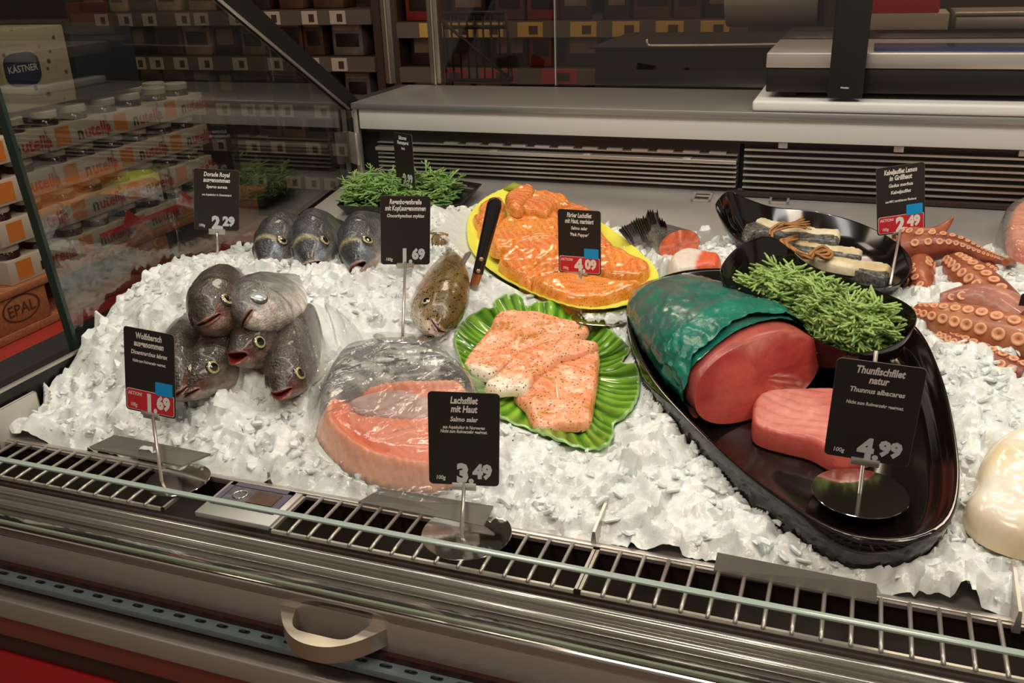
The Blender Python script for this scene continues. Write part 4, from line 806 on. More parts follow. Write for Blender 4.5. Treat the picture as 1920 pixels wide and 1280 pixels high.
fillet('white_fish_fillet', [(1808, 945), (1826, 915), (1835, 870), (1862, 832), (1910, 812), (1990, 815), (2040, 880), (2030, 960), (1980, 1020), (1920, 1020), (1860, 1000), (1822, 975)], .018, .034, wp, 'thick creamy white fish fillet cut off by the right edge', 'fish fillet', edge=.022, amp=.002, colf=wv, skin=.25, hpx=.035, nseed=4)
fillet('salmon_fillet', [(1886, 440), (1900, 400), (1950, 380), (2010, 400), (2010, 470), (1950, 490), (1900, 475)], .02, .028, FLESH, 'orange salmon fillet in a clear bag at the far right edge', 'salmon', edge=.012, colf=SALM, hpx=.03)
def film(name, px, h, th, label, seed, amp=.006, edge=.02, sp=.004, m=None, base=None, freq=30):
    P = smoothloop([at(x, y, h+th*.5) for x, y in px], 90)[:, :2]
    rr = np.random.default_rng(seed); lo, hi = P.min(0), P.max(0); CR = []
    for _ in range(int(len(px)*2.4)):         # straight creases where the film is pulled tight
        p_ = rr.uniform(lo, hi); a_ = rr.uniform(0, math.pi); CR.append((p_, np.array([math.cos(a_), math.sin(a_)]), rr.uniform(.015, .06), rr.uniform(.25, 1)*amp*.45, rr.uniform(.0025, .006)))
    def top(X, d):
        q = np.clip(d/edge, 0, 1); f_ = amp*.35*fbm(X, freq*.5, seed, 2)
        for p_, u_, l_, h_, w_ in CR:
            r_ = X-p_; al = r_ @ u_; ac = np.abs(r_ @ np.array([-u_[1], u_[0]])+.004*np.sin(al*90+h_*9e3)); f_ = f_+1.5*h_*np.clip(1-ac/w_, 0, 1)**1.5*np.clip(1.3*(1-np.abs(al)/l_), 0, 1)
        return (base(X) if base else zd(X[:, 1])+h)+th*np.sqrt(1-(1-q)**2)+np.maximum(f_, -.0008)*np.clip(q*1.5, 0, 1)+.002
    vf, V2, d, nv = pillow(P, top, lambda X, d: top(X, d)-.0004, sp)
    # keep only the upper skin: film is one thin layer with its own thickness
    return tag(obj(name, vf, m or FILM, angle=38), label, 'plastic bag')
film('plastic_bag', [(1868, 450), (1880, 400), (1905, 385), (1960, 365), (2030, 380), (2040, 490), (1960, 510), (1890, 495)], .02, .036, 'clear plastic bag around the salmon fillet at the far right edge', 31)
# ------------------------------------------------------------------ bagged salmon at the front
bs_px = [(590, 795), (602, 765), (640, 738), (700, 728), (760, 724), (830, 722), (878, 726), (900, 760), (905, 820), (880, 880), (840, 905), (780, 912), (720, 902), (660, 880), (615, 845), (593, 815)]
def bs_top():
    P0 = smoothloop([at(x, y, .02) for x, y in bs_px], 90)[:, :2]; return P0
BP = bs_top(); bc = BP.mean(0)
sal = thing('bagged_salmon', 'thick folded salmon side with dark speckled skin inside the clear bag', 'salmon', (bc[0], bc[1], zd(bc[1])+.016))
def bs_h(X, d): 
    rim = np.exp(-((d-.013)/.010)**2); e_ = np.clip(d/.024, 0, 1); return zd(X[:, 1])+.009+.021*(e_*(2-e_))+.007*np.exp(-((d-.019)/.008)**2)*(1+.3*fbm(X, 20, 3))-.007*np.exp(-((d-.030)/.007)**2)*(X[:, 0] < bc[0]+.01)+.008*np.clip((d-.036)/.03, 0, 1)+.0012*stripes(X, .8, 130, .008, 2)
vf, V2, d, nv = pillow(BP, bs_h, lambda X, d: zd(X[:, 1])+.009+0*d, .0030)
ang2 = np.arctan2(V2[:, 1]-bc[1], V2[:, 0]-bc[0])
c0 = mixc(C3(240, 150, 116), C3(232, 124, 84), .5+.8*fbm(V2, 24, 4)); c0 = mixc(c0, C3(242, 178, 148), (0.022-d)/.012); c0 = mixc(c0, C3(96, 88, 82), (.0030-d)/.0015); c0 = mixc(c0, C3(250, 206, 184), .45*stripes(V2, .9, 115, .008, 2, 3)*(d < .03)); c0 = mixc(c0, C3(224, 106, 50), np.exp(-((d-.028)/.008)**2)*.7*(np.abs(ang2) > 1.9))
obj('flesh', vf, FLESH, sal, col=np.vstack([c0, c0*0+C3(74, 70, 66)]), angle=60)
top_px = [(596, 742), (612, 700), (640, 668), (700, 652), (770, 650), (830, 664), (870, 690), (885, 716), (830, 718), (765, 722), (700, 728), (650, 742), (615, 756)]
TP = smoothloop([at(x, y, .035) for x, y in top_px], 80)[:, :2]
vf, V2, d, nv = pillow(TP, lambda X, d: zd(X[:, 1])+.018+.034*np.sqrt(np.clip(1-(1-np.clip(d/.030, 0, 1))**2, 0, 1)), lambda X, d: zd(X[:, 1])+.016+0*d, .0028)
vt = V2-TP.mean(0); uu = vt @ nrm(np.array([1, .12])); ww = vt @ nrm(np.array([-.12, 1])); Q2 = np.c_[uu*.45, ww]
sk = mixc(C3(186, 186, 180), C3(104, 106, 108), .5+1.1*fbm(Q2, 75, 6, 3)); dark = fbm(Q2*np.array([1.6, 1]), 120, 12, 3)+np.clip((.016-d)/.012, -.5, .9)*(ww < .01)-.35; spotp = sum(np.exp(-((V2[:, 0]-q[0])**2+(V2[:, 1]-q[1])**2)/(2*r_**2)) for q, r_ in ((at(615, 728, .03), .012), (650, None) and (at(645, 708, .035), .012), (at(690, 698, .04), .010), (at(735, 688, .045), .009), (at(842, 688, .045), .011), (at(868, 704, .04), .011), (at(790, 676, .05), .008)))
sk = mixc(sk, C3(30, 28, 27), (spotp*1.1+.9*fbm(Q2*np.array([1.6, 1]), 150, 12, 3)-.55)*3.5)
obj('skin', vf, SKIN, sal, col=np.vstack([sk, sk]), angle=60)
# a fold of pale belly lining
fillet('belly_lining', [(655, 745), (700, 728), (760, 724), (800, 735), (830, 725), (850, 740), (840, 768), (800, 776), (750, 778), (700, 772), (672, 764)], .0365, .005, FLESH, parent=sal, edge=.012, amp=.002, hpx=.044, colf=lambda X, d: mixc(C3(206, 170, 160), C3(176, 138, 132), .5+fbm(X, 30, 3)))
def bagbase(X):
    dd = pdist(X, BP)*np.where(inpoly(X, BP), 1, -1); dt = pdist(X, TP)*np.where(inpoly(X, TP), 1, -1)
    s1 = .040/(1+np.exp(-(dd-.003)/.0035)); s2 = .046/(1+np.exp(-(dt-.006)/.006)); return zd(X[:, 1])+.016+np.maximum(s1, s2)
film('plastic_bag', [(545, 610), (570, 585), (620, 600), (700, 640), (790, 628), (860, 640), (880, 680), (905, 715), (925, 790), (920, 880), (890, 925), (830, 945), (740, 935), (660, 915), (600, 885), (560, 900), (552, 860), (580, 800), (570, 740), (580, 690), (545, 640)], .016, .0, 'clear crinkled plastic bag spread over the big salmon side', 41, amp=.011, base=bagbase, edge=.012, sp=.0030, freq=24)
bag = [o for o in bpy.data.objects if o.name.startswith('plastic_bag')][-1]
cA, cB, cC, cD = at(582, 745, .045), at(700, 672, .040), at(541, 588, .115), at(655, 572, .085); gr = []
for v_ in np.linspace(0, 1, 26):
    row = []
    for u_ in np.linspace(0, 1, 46):
        p_ = (cA*(1-u_)+cB*u_)*(1-v_)+(cC*(1-u_)+cD*u_)*v_; f_ = abs(((u_*5.3+v_*.9+.3*math.sin(v_*5)) % 1)-.5)*2
        row.append(p_+np.array([0, -.010, .012])*(f_-.4)*(.4+v_)+np.array([0, 0, .006])*math.sin(u_*7+v_*4)*v_-np.array([0, 0, .03])*v_*(u_-.35)**2)
    gr.append(row)
gr = np.array(gr); obj('loose_end', loft(list(np.concatenate([gr, (gr+np.array([0, .0004, -.0003]))[:, ::-1]], axis=1)), True, True), FILM, bag, angle=30)
# ------------------------------------------------------------------ serving tool with black handle
ha, hb = at(926, 372, .165), at(893, 520, .055)
ha = PD(930, 372, 1.33); hb = PD(896, 512, 1.36); tip = PD(882, 556, 1.37); ax_ = nrm(hb-ha); sd_ = nrm(np.cross(ax_, ray(910, 450))); dn_ = np.cross(ax_, sd_)
tool = thing('serving_knife', 'serving tool with a black riveted handle standing in the ice beside the yellow platter', 'utensil', tip)
def slab(stations, th):  # (point, half width)
    rg = []
    for p, w_ in stations: rg.append([p+sd_*w_*math.cos(q)+dn_*th*math.sin(q) for q in np.linspace(0, 6.283, 20, endpoint=False)])
    return loft(rg, True, True)
Lh = np.linalg.norm(hb-ha)
hd = obj('handle', slab([(ha-ax_*.0005, .004), (ha+ax_*.002, .0085), (ha+ax_*.010, .0108), (ha+ax_*Lh*.4, .0098), (ha+ax_*Lh*.8, .0082), (hb, .0078)], .0065), mat('black_handle', rgb(22, 17, 16), .25, coat=.3), tool, angle=50)
for q in (.80, .96): obj('rivet', disc(ha+ax_*Lh*q-dn_*.0055 if np.dot(dn_, ray(910, 450)) > 0 else ha+ax_*Lh*q+dn_*.0055, .0032, -ray(910, 450), .0018, 20), mat('rivet_metal', rgb(190, 160, 140), .3, .6) if 'rivet_metal' not in MATS else MATS['rivet_metal'], hd)
obj('bolster', slab([(hb, .0074), (hb+(tip-hb)*.45, .0066)], .0040), mat('copper_reflecting_neck', rgb(196, 120, 86), .25, .6), tool, angle=50)
obj('blade', slab([(hb+(tip-hb)*.45, .0062), (hb+(tip-hb)*.6, .0066), (hb+(tip-hb)*.8, .0105), (tip+ax_*.012, .0120)], .0012), STEEL, tool, angle=50)
# ------------------------------------------------------------------ whole fish with their heads out of the ice
PROF = {
 'bass': dict(s=[0, .03, .08, .15, .24, .38, .55, .75, .92, 1], top=[.05, .14, .26, .38, .46, .5, .45, .28, .14, .12], bot=[-.05, -.15, -.26, -.36, -.45, -.5, -.44, -.26, -.12, -.1], w=[.20, .27, .36, .45, .5, .48, .38, .2, .07, .04], lip=.24),
 'dorade': dict(s=[0, .03, .08, .14, .22, .35, .5, .7, .9, 1], top=[-.06, .06, .26, .42, .54, .6, .5, .28, .12, .1], bot=[-.20, -.26, -.32, -.36, -.4, -.42, -.36, -.22, -.1, -.08], w=[.22, .30, .40, .47, .5, .48, .38, .2, .07, .04], lip=.26),
 'trout': dict(s=[0, .03, .08, .15, .24, .38, .55, .75, .92, 1], top=[.05, .16, .28, .40, .47, .5, .46, .3, .18, .16], bot=[-.06, -.16, -.27, -.37, -.45, -.5, -.45, -.28, -.16, -.14], w=[.22, .29, .37, .44, .49, .48, .38, .22, .09, .05], lip=.22)}
EYEW = mat('fish_eye', (1, 1, 1, 1), .06, vcol=True, spec=.7, coat=1.0)
TROUTSKIN = mat('spotted_trout_skin', (1, 1, 1, 1), .26, vcol=True, spec=.5, noise=.14, nscale=150, bump=.25, bscale=420, btype='voronoi', bdist=.0008, coat=.35, spots=[(230, .42, rgb(34, 30, 20)), (330, .34, rgb(40, 36, 24))])
FINM = mat('grey_fin_membrane', rgb(128, 118, 108), .35, noise=.35, nscale=120, bump=.4, bscale=150)
def fish(kind, N, B, up, L, Hh, W, label, cat, group, gape=.012, cols=None, eye_r=.0085, eye_s=.115, eye_h=.30, pale=False, bend=(0, 0), fins=(), skin=None, red=(88, 40, 36), clouded=False, name=None):
    N, B = np.array(N, float), np.array(B, float); f = nrm(N-B); u0 = nrm(np.array(up, float)-f*np.dot(up, f)); r0 = np.cross(f, u0); p = PROF[kind]
    n = 48; th = np.linspace(0, 2*math.pi, n, endpoint=False); ct, st_ = np.cos(th), np.sin(th)
    def P3(s_, y, z):                       # along the (bent) body
        x = s_*L; bx = bend[0]*x*x*4; bz = bend[1]*x*x*4
        return N[None]-np.outer(x, f)+np.outer(y+bx, r0)+np.outer(z+bz, u0)
    def ring(s_, rec):
        t_, b_, w_ = (np.interp(s_, p['s'], p[k]) for k in ('top', 'bot', 'w')); t_ *= Hh; b_ *= Hh; w_ *= W
        if s_ < .235: w_ *= 1+.10*max(0, (s_-.12)/.115); 
        elif s_ < .27: w_ *= .95
        m_ = (t_+b_)/2; hf = (t_-b_)/2
        y = w_*np.sign(ct)*np.abs(ct)**.9; z = m_+hf*np.sign(st_)*np.abs(st_)**.95
        return y, z, s_+rec*np.abs(ct)**2.0
    mid = (np.interp(0, p['s'], p['top'])+np.interp(0, p['s'], p['bot']))/2*Hh
    lw = p['lip']*W*.92; rings, info = [], []
    def mouth(k_, s_, g_, rec, low=0.0):
        y = lw*k_*ct; z = mid+g_*st_*(1-.15*ct**2)
        rings.append(P3(s_+rec*np.abs(ct)**2+low*(st_ < 0)*-st_*0, y, z)); info.append(('m', s_))
    for k_, s_, g_ in ((.15, .085, .1), (.5, .07, .5), (.78, .045, .8), (.9, .018, .92), (.97, .004, 1.0)): mouth(k_, s_, gape*g_, .045*k_)
    # lips swell outward, then the head grows
    for s_ in np.r_[np.array([-.002, .006, .014, .022, .032, .045, .06, .075, .09, .105, .12, .14, .16, .18, .2, .215, .228, .236, .243, .25, .262, .28, .31]), np.linspace(.35, 1, 16)]:
        y, z, ss = ring(max(s_, 0.0), .045*max(0, 1-s_/.13)); b_ = np.clip((s_+.002)/.03, 0, 1)
        ym = lw*1.06*ct; zm = mid+(gape+.0030)*st_; y = ym*(1-b_)+y*b_; z = zm*(1-b_)+z*b_; rings.append(P3(ss if s_ > 0 else s_+.045*np.abs(ct)**2, y, z)); info.append(('b', s_))
    cen_ = [np.array(r_).mean(0) for r_ in rings]; RR_ = np.array([np.array(r_) for r_ in rings]); fl_ = RR_.reshape(-1, 3); bump_ = (.55*fbm(fl_, 75, 4, 3)-.8*np.abs(fbm(fl_, 45, 6, 2))*(np.repeat([i[1] for i in info], n) < .26)).reshape(len(rings), n, 1)
    for ri in range(5, len(rings)): q_ = RR_[ri]-cen_[ri]; rings[ri] = RR_[ri]+q_/(np.linalg.norm(q_, axis=1, keepdims=True)+1e-6)*bump_[ri]*.0016
    vf = loft(rings, True, True); V = np.array(vf[0]); S = np.repeat([i[1] for i in info], n); isM = np.repeat([i[0] == 'm' for i in info], n); TH = np.tile(th, len(rings)); v = np.sin(TH)
    dark, mid_c, belly, snout = cols; nz = fbm(V, 55, 3, 3); nz2 = fbm(V, 140, 8, 2)
    c = mixc(belly, mid_c, (v+.62+.3*nz)/.35); c = mixc(c, dark, (v-.05+.35*nz)/.5); c = mixc(c, snout, (.085-S)/.07*(v < .75)*(v > -.45)*.9); c = mixc(c, belly*1.02, (.10-S)/.05*np.clip((-.35-v)/.2, 0, 1)*.9)
    gl = S+.035*np.cos(TH*2)*-.4+.02*v; c = mixc(c, dark*.45, .85*np.exp(-((gl-.243)/.006)**2)); c = mixc(c, dark*.6, .45*np.exp(-((gl-.19)/.005)**2)*(v < .5)); c = c*(1+.34*nz2[:, None])*(1+.25*nz[:, None])
    if kind == 'dorade': c = mixc(c, C3(186, 172, 120), np.exp(-((S-.088)/.005)**2)*(v > .35)*.75); c = mixc(c, C3(150, 168, 188), .5*np.exp(-((S-.06)/.02)**2)*(v > .0)*(v < .7))
    if kind == 'trout': c = mixc(c, C3(206, 150, 140), .35*np.exp(-((v-.05)/.22)**2)*(S > .2))
    c = mixc(c, C3(*red)[None]*np.ones_like(c)*(.45+.55*np.clip((.09-S)/.09, 0, 1))[:, None], isM*1.0); lp = (~isM) & (S < .012); c = mixc(c, C3(140, 94, 82) if kind == 'bass' else C3(184, 152, 140), lp*.75)
    base = N+(B-N)*.4; t = thing(name or 'whole_fish', label, cat, (base[0], base[1], base[2]-.02), group)
    obj('body', vf, skin or SKIN, t, col=c, angle=75)
    for sgn in (1, -1):
        y, z, ss = ring(eye_s, 0); e_th = math.asin(eye_h); yy = np.interp(e_th, [0, math.pi/2], [y[0], 0]); t_, b_ = np.interp(eye_s, p['s'], p['top'])*Hh, np.interp(eye_s, p['s'], p['bot'])*Hh
        w_ = abs(y).max(); zc = (t_+b_)/2+(t_-b_)/2*eye_h; yc_ = w_*math.cos(e_th)*.97
        c0 = P3(np.array([eye_s]), np.array([yc_*sgn]), np.array([zc]))[0]; out = nrm(r0*sgn*.86+u0*.30+f*.22); a1 = nrm(np.cross(out, u0)); a2 = np.cross(out, a1); er = []; ec = []
        for rr_, hz, cc_ in ((1.15, -.30, (70, 58, 50)), (1.12, .02, (58, 48, 42)), (1.0, .08, (44, 36, 32)), (.96, .11, (150, 138, 96)), (.84, .18, (198, 190, 140)), (.66, .24, (160, 148, 92)), (.60, .25, (26, 22, 17)), (.3, .30, (14, 12, 11)), (.02, .31, (14, 12, 11))):
            if clouded: cc_ = (86, 84, 80) if rr_ > .97 else (150, 164, 170) if rr_ < .6 else (176, 178, 170)
            er.append([c0+(a1*math.cos(q)+a2*math.sin(q))*eye_r*rr_+out*eye_r*hz*.9 for q in np.linspace(0, 6.2832, 22, endpoint=False)]); ec += [C3(*cc_)]*22
        obj('eye', loft(er, True, True), EYEW, t, col=np.array(ec), angle=60)
    for fk, s_, sgn, ln, hz in fins:          # (kind of fin, station, side, length, height on the flank)
        t_, b_, w_ = (np.interp(s_, p['s'], p[k]) for k in ('top', 'bot', 'w'))
        if fk == 'pectoral':
            root = [P3(np.array([s_+.0]), np.array([w_*W*sgn*.98]), np.array([hz*Hh+(i/8-.5)*.018]))[0] for i in range(9)]
            tips = [q-f*ln*(1-.3*abs(i/8-.4))+r0*sgn*.006+u0*((i/8-.5)*.03-.008) for i, q in enumerate(root)]; obj('pectoral_fin', [None, None] and loft(list(np.concatenate([np.array([np.array(root)+(np.array(tips)-np.array(root))*k_+r0*sgn*.0008*math.sin(k_*3) for k_ in np.linspace(0, 1, 5)]), np.array([np.array(root)+(np.array(tips)-np.array(root))*k_-r0*sgn*.0008 for k_ in np.linspace(0, 1, 5)])[:, ::-1]], axis=1)), True, True), FINM, t, angle=60)
        if fk == 'dorsal':
            root = [P3(np.array([s_+i*.012]), np.array([0.]), np.array([np.interp(s_+i*.012, p['s'], p['top'])*Hh-.001]))[0] for i in range(9)]
            tips = [q+u0*ln*math.sin(.5+i*.28)-f*.012 for i, q in enumerate(root)]; obj('dorsal_fin', loft(list(np.concatenate([np.array([np.array(root)+(np.array(tips)-np.array(root))*k_+r0*.0007 for k_ in np.linspace(0, 1, 4)]), np.array([np.array(root)+(np.array(tips)-np.array(root))*k_-r0*.0007 for k_ in np.linspace(0, 1, 4)])[:, ::-1]], axis=1)), True, True), FINM, t, angle=60)
    return t
BC = (C3(70, 62, 54), C3(112, 100, 88), C3(176, 160, 146), C3(112, 58, 48)); BC2 = (C3(74, 66, 60), C3(104, 90, 80), C3(160, 132, 118), C3(104, 54, 47)); BS = (C3(98, 96, 92), C3(150, 150, 146), C3(214, 204, 194), C3(130, 120, 114))
def toc(p): return nrm(EYE-np.array(p))      # towards where the shopper stands
GB = 'sea bass heaped on the left of the ice'
def bass(N, B, up, lab, L=.28, Hh=.086, W=.062, **k): return fish('bass', at(*N), at(*B), up, L, Hh, W, lab, 'sea bass', GB, **k)
bass((332, 740, .062), (368, 610, .045), (-.25, -.3, 1), 'whole sea bass at the far left of the heap, half hidden by its sign', cols=BC, gape=.0006)
bass((345, 742, .056), (462, 628, .055), (-.2, -.45, 1), 'whole sea bass lying nose down, showing both eyes from above', cols=BC, gape=.001, eye_h=.42, eye_s=.13, L=.32)
bass((524, 742, .052), (570, 626, .048), (-.10, -.35, 1), 'whole sea bass nearest the plastic bag with its red mouth slightly open', cols=BC2, gape=.0035, Hh=.076, W=.060, red=(150, 62, 56))
bass((436, 672, .082), (560, 590, .050), (-.15, -.25, 1), 'whole sea bass with a wide open red mouth in the middle of the heap', cols=BC2, gape=.0065, Hh=.085, L=.27, red=(158, 58, 48))
bass((388, 604, .125), (462, 520, .065), (-.45, -.1, 1), 'dark reddish sea bass head on top of the heap, left one of the two', cols=BC2, gape=.0006, Hh=.100, W=.072, L=.28)
bass((458, 600, .122), (556, 528, .062), (-.95, .15, .55), 'silvery sea bass head with a clouded eye on top of the heap', cols=BS, gape=.0006, Hh=.100, W=.060, clouded=True, eye_r=.0105, eye_s=.12, eye_h=.12, L=.27)
DC = (C3(62, 63, 64), C3(118, 118, 116), C3(214, 192, 180), C3(126, 136, 144)); GD = 'three gilthead bream behind the ice ridge'
def bream(N, B, up, lab, **k): return fish('dorade', at(*N), at(*B), up, .28, .105, .066, lab, 'bream', GD, cols=DC, eye_r=.0085, eye_s=.125, eye_h=.30, **k)
bream((486, 480, .068), (556, 462, .034), (-.35, -.05, 1), 'grey gilthead bream, leftmost of the three, chin in the ice', gape=.003)
bream((572, 484, .074), (618, 450, .042), (-.30, -.05, 1), 'grey gilthead bream in the middle with a high dark back', gape=.0035, fins=[('pectoral', .29, 1, .05, -.15)])
bream((656, 490, .070), (725, 446, .040), (-.55, -.1, .9), 'grey gilthead bream with open mouth, partly behind the trout sign', gape=.005, red=(150, 74, 66), fins=[('pectoral', .29, 1, .06, -.2)])
TC = (C3(104, 84, 44), C3(150, 124, 84), C3(222, 204, 184), C3(150, 130, 100))
fish('trout', at(822, 618, .045), at(826, 500, .030), (.85, -.25, .60), .32, .104, .066, 'whole spotted rainbow trout nose down beside its plain sign', 'trout', 'rainbow trout', gape=.0003, cols=TC, eye_r=.0075, eye_s=.14, eye_h=.10, skin=TROUTSKIN, fins=[('dorsal', .44, 1, .018, 0)], name='whole_trout')
tt = thing('whole_trout', 'second spotted trout, only its tail stub showing beside the sign', 'trout', at(822, 470, .03), 'rainbow trout')
a, b = at(818, 492, .040), at(822, 446, .060)
vft = loft([[a+(b-a)*q+nrm(np.array([1, .2, 0]))*wq*math.cos(k_)+np.array([0, -.7, .7])*wq*.5*math.sin(k_) for k_ in np.linspace(0, 6.283, 24, endpoint=False)] for q, wq in ((-.3, .020), (0, .017), (.4, .012), (.7, .010), (1, .013), (1.15, .016), (1.2, .008))], True, True)
obj('body', vft, TROUTSKIN, tt, col=mixc(TC[1], TC[0], .5+fbm(np.array(vft[0]), 60, 2)))
# ------------------------------------------------------------------ octopus
OCT = mat('cooked_octopus', (1, 1, 1, 1), .32, vcol=True, spec=.5, sss=.1, noise=.15, nscale=60, bump=.35, bscale=130, coat=.15)
def arm(name, px, rad, label, suck, seed=0, n=26, colr=((170, 96, 66), (124, 58, 42)), side=0.0, two=True, sr=.32, capend=None):
    pts = smoothpath([at(x, y, h) for x, y, h in px], n); R = np.interp(np.linspace(0, 1, n), np.linspace(0, 1, len(rad)), rad)
    vf = tube(pts, list(R), 18, upv=(0, 0, 1)); V = np.array(vf[0]); c = mixc(C3(*colr[0]), C3(*colr[1]), .5+.8*fbm(V, 30, seed)-.2*0); 
    t = thing(name, label, 'octopus', (pts[n//2][0], pts[n//2][1], pts[n//2][2]-R[n//2]), 'octopus arms on the ice')
    obj('arm_flesh', vf, OCT, t, col=c, angle=70)
    s_ = suck[0]; arcl = np.r_[0, np.cumsum(np.linalg.norm(np.diff(pts, axis=0), axis=1))]; pos = suck[0]*arcl[-1]; i_ = 0
    while pos < suck[1]*arcl[-1]:
        p = np.array([np.interp(pos, arcl, pts[:, k]) for k in range(3)]); r_ = np.interp(pos, arcl, R); q = np.array([np.interp(min(pos+.004, arcl[-1]), arcl, pts[:, k]) for k in range(3)])-np.array([np.interp(max(pos-.004, 0), arcl, pts[:, k]) for k in range(3)]); tg = nrm(q)
        upn = nrm(np.array([0, 0, 1.])-tg*tg[2]); sd2 = np.cross(tg, upn); sd2 = sd2 if np.dot(sd2, toc(p)) > 0 else -sd2
        for row in ((-1, 1) if two else (0,)):
            phi = math.radians(suck[2])+row*.36; nn = nrm(sd2*math.cos(phi)+upn*math.sin(phi)); rs = r_*sr; cp = p+nn*r_*.97+tg*(rs*.55*row)
            a1 = tg; a2 = np.cross(nn, a1); rings = []; cols = []
            for kr, kh, cc in ((.85, -.35, (150, 78, 54)), (1.0, .15, (206, 140, 100)), (.92, .36, (226, 170, 128)), (.72, .40, (228, 168, 126)), (.5, .30, (214, 148, 108)), (.24, .20, (190, 116, 82)), (.05, .14, (150, 84, 60))):
                rings.append([cp+(a1*math.cos(z_)+a2*math.sin(z_))*rs*kr+nn*rs*kh for z_ in np.linspace(0, 6.283, 16, endpoint=False)]); cols += [C3(*cc)]*16
            obj('sucker', loft(rings, True, True), OCT, t, col=np.array(cols))
        pos += r_*sr*2.25; i_ += 1
    return t
arm('octopus_arm', [(1695, 470, .030), (1740, 462, .040), (1790, 462, .042), (1840, 478, .034), (1880, 490, .026), (1897, 496, .026), (1893, 490, .036), (1885, 492, .040)], [.026, .024, .018, .012, .008, .006, .005], 'octopus arm at the back with a curled thin tip at its right end', (.12, .84, 55), 1, sr=.25)
arm('octopus_arm', [(1690, 446, .040), (1725, 446, .048), (1752, 440, .052), (1772, 424, .058), (1787, 408, .066)], [.018, .017, .013, .007, .002], 'small octopus arm pointing its tip upwards behind the others', (.05, .5, 30), 2)
arm('octopus_arm', [(1738, 478, .020), (1722, 510, .022), (1728, 540, .022), (1750, 565, .018)], [.010, .020, .021, .012], 'short octopus arm stump beside the bowls', (.35, .95, 35), 3)
arm('octopus_arm', [(1792, 500, .025), (1820, 525, .030), (1856, 556, .030), (1900, 592, .026), (1960, 620, .02)], [.022, .028, .029, .026, .020], 'thick octopus arm behind the big front arm, slanting to the right edge', (.05, .9, 60), 4, sr=.26)
arm('octopus_arm', [(1845, 500, .018), (1880, 520, .016), (1908, 532, .016), (1930, 545, .014)], [.010, .010, .008, .006], 'thin octopus arm lying under the curled tip', (.1, .95, 40), 5)
arm('octopus_arm', [(1762, 566, .030), (1810, 566, .034), (1860, 576, .034), (1920, 612, .03)], [.012, .026, .030, .028], 'smooth pinkish octopus arm between the two biggest arms', (.1, .22, 20), 6, colr=((186, 130, 110), (150, 92, 78)))
arm('octopus_arm', [(1722, 588, .022), (1770, 602, .028), (1830, 618, .031), (1890, 636, .032), (1960, 655, .03)], [.015, .025, .031, .033, .034], 'biggest pale octopus arm in front with two rows of large suckers', (.04, .9, 48), 7, colr=((190, 122, 80), (158, 88, 58)), sr=.25)
arm('octopus_arm', [(1768, 634, .016), (1812, 660, .018), (1860, 684, .018), (1920, 712, .016)], [.013, .019, .021, .021], 'octopus arm lowest on the ice with ring-like suckers', (.05, .95, 62), 8, sr=.28)
arm('octopus_arm', [(1735, 608, .010), (1722, 614, .010), (1712, 618, .010), (1716, 626, .010)], [.007, .006, .004, .002], 'tiny dark octopus arm tip curling beside the bowl', (.1, .4, 40), 9, two=False)
# ------------------------------------------------------------------ scale, cutting board and goods on the worktop
def boxpart(nm, lo, hi, m, t, bev=.001, angle=30): return obj(nm, box(lo, hi, bev), m, t, angle=angle)
WZ = .2755
b0 = PZ(1409, 196, WZ+.018); 
def line_x(px, py, Y): return PY(px, py, Y)
yb = 1.700
xb = PY(1410, 205, yb)[0]
brd = tag(obj('cutting_board', box((xb, yb-.002, WZ), (FX1, yb+.22, WZ+.0185), .005, 3), WHITEB, angle=30), 'thick white cutting board on the steel worktop under the scale', 'cutting board')
sc0 = PY(1436, 165, yb+.035); sx_a = sc0[0]; sy = yb+.030
scl = thing('shop_scale', 'black and steel shop scale with a black column on the white board', 'scale', (sx_a+.2, sy+.1, WZ+.0185))
z0 = WZ+.0185
for fx in (sx_a+.03, sx_a+.62): boxpart('foot', (fx, sy+.015, z0), (fx+.022, sy+.037, z0+.012), BLACKM, scl)
zt = PY(1436, 127, sy)[2]; zp = PY(1436, 98, sy)[2]
boxpart('base', (sx_a, sy, z0+.010), (FX1, sy+.235, zt), BLACK, scl, .003)
boxpart('platform', (sx_a-.002, sy-.004, zt), (FX1, sy+.24, zp), STEEL, scl, .003)
ca = PY(1552, 170, sy-.03); cbx = PY(1618, 172, sy-.03)
boxpart('column', (ca[0], sy-.034, z0+.006), (cbx[0], sy-.006, .66), BLACKM, scl, .004)
obj('badge', text('Mettler', .0045, frame((PY(1584, 165, sy-.0345)[0], sy-.0347, PY(1584, 166, sy-.034)[2]), (1, 0, 0), (0, 0, 1), (0, -1, 0)), .02), INK, scl, smooth=False)
boxpart('blue_reflection', (cbx[0]+.01, sy+.012, zp), (FX1, sy+.15, zp+.001), mat('painted_blue_reflection', rgb(58, 68, 98), .15), scl, .0003)  # blue reflection on the scale plate, painted on a thin sheet
yg = PZ(1640, 57, zp+.001)[1]; ypl = PZ(1500, 69, zp)[1]
pA = PY(1632, 50, yg); pB = PY(1781, 26, yg)
boxn = thing('tray_box', 'white shallow box with a red lid standing on the scale', 'box', (pA[0]+.05, yg+.05, zp+.001))
boxpart('tray', (pA[0]-.03, yg, zp+.001), (pB[0], yg+.12, PY(1700, 25, yg)[2]), mat('cream_box', rgb(190, 180, 160), .5), boxn, .002)
boxpart('lid', (pA[0]-.03, yg+.003, PY(1700, 25, yg)[2]), (pB[0]-.02, yg+.117, PY(1700, 25, yg)[2]+.05), mat('red_plastic', rgb(196, 26, 24), .4), boxn, .003)
pC = PY(1790, 50, yg)
pan = thing('steel_tray', 'shallow steel tray on the right end of the scale', 'tray', (pC[0]+.1, yg+.05, zp+.001))
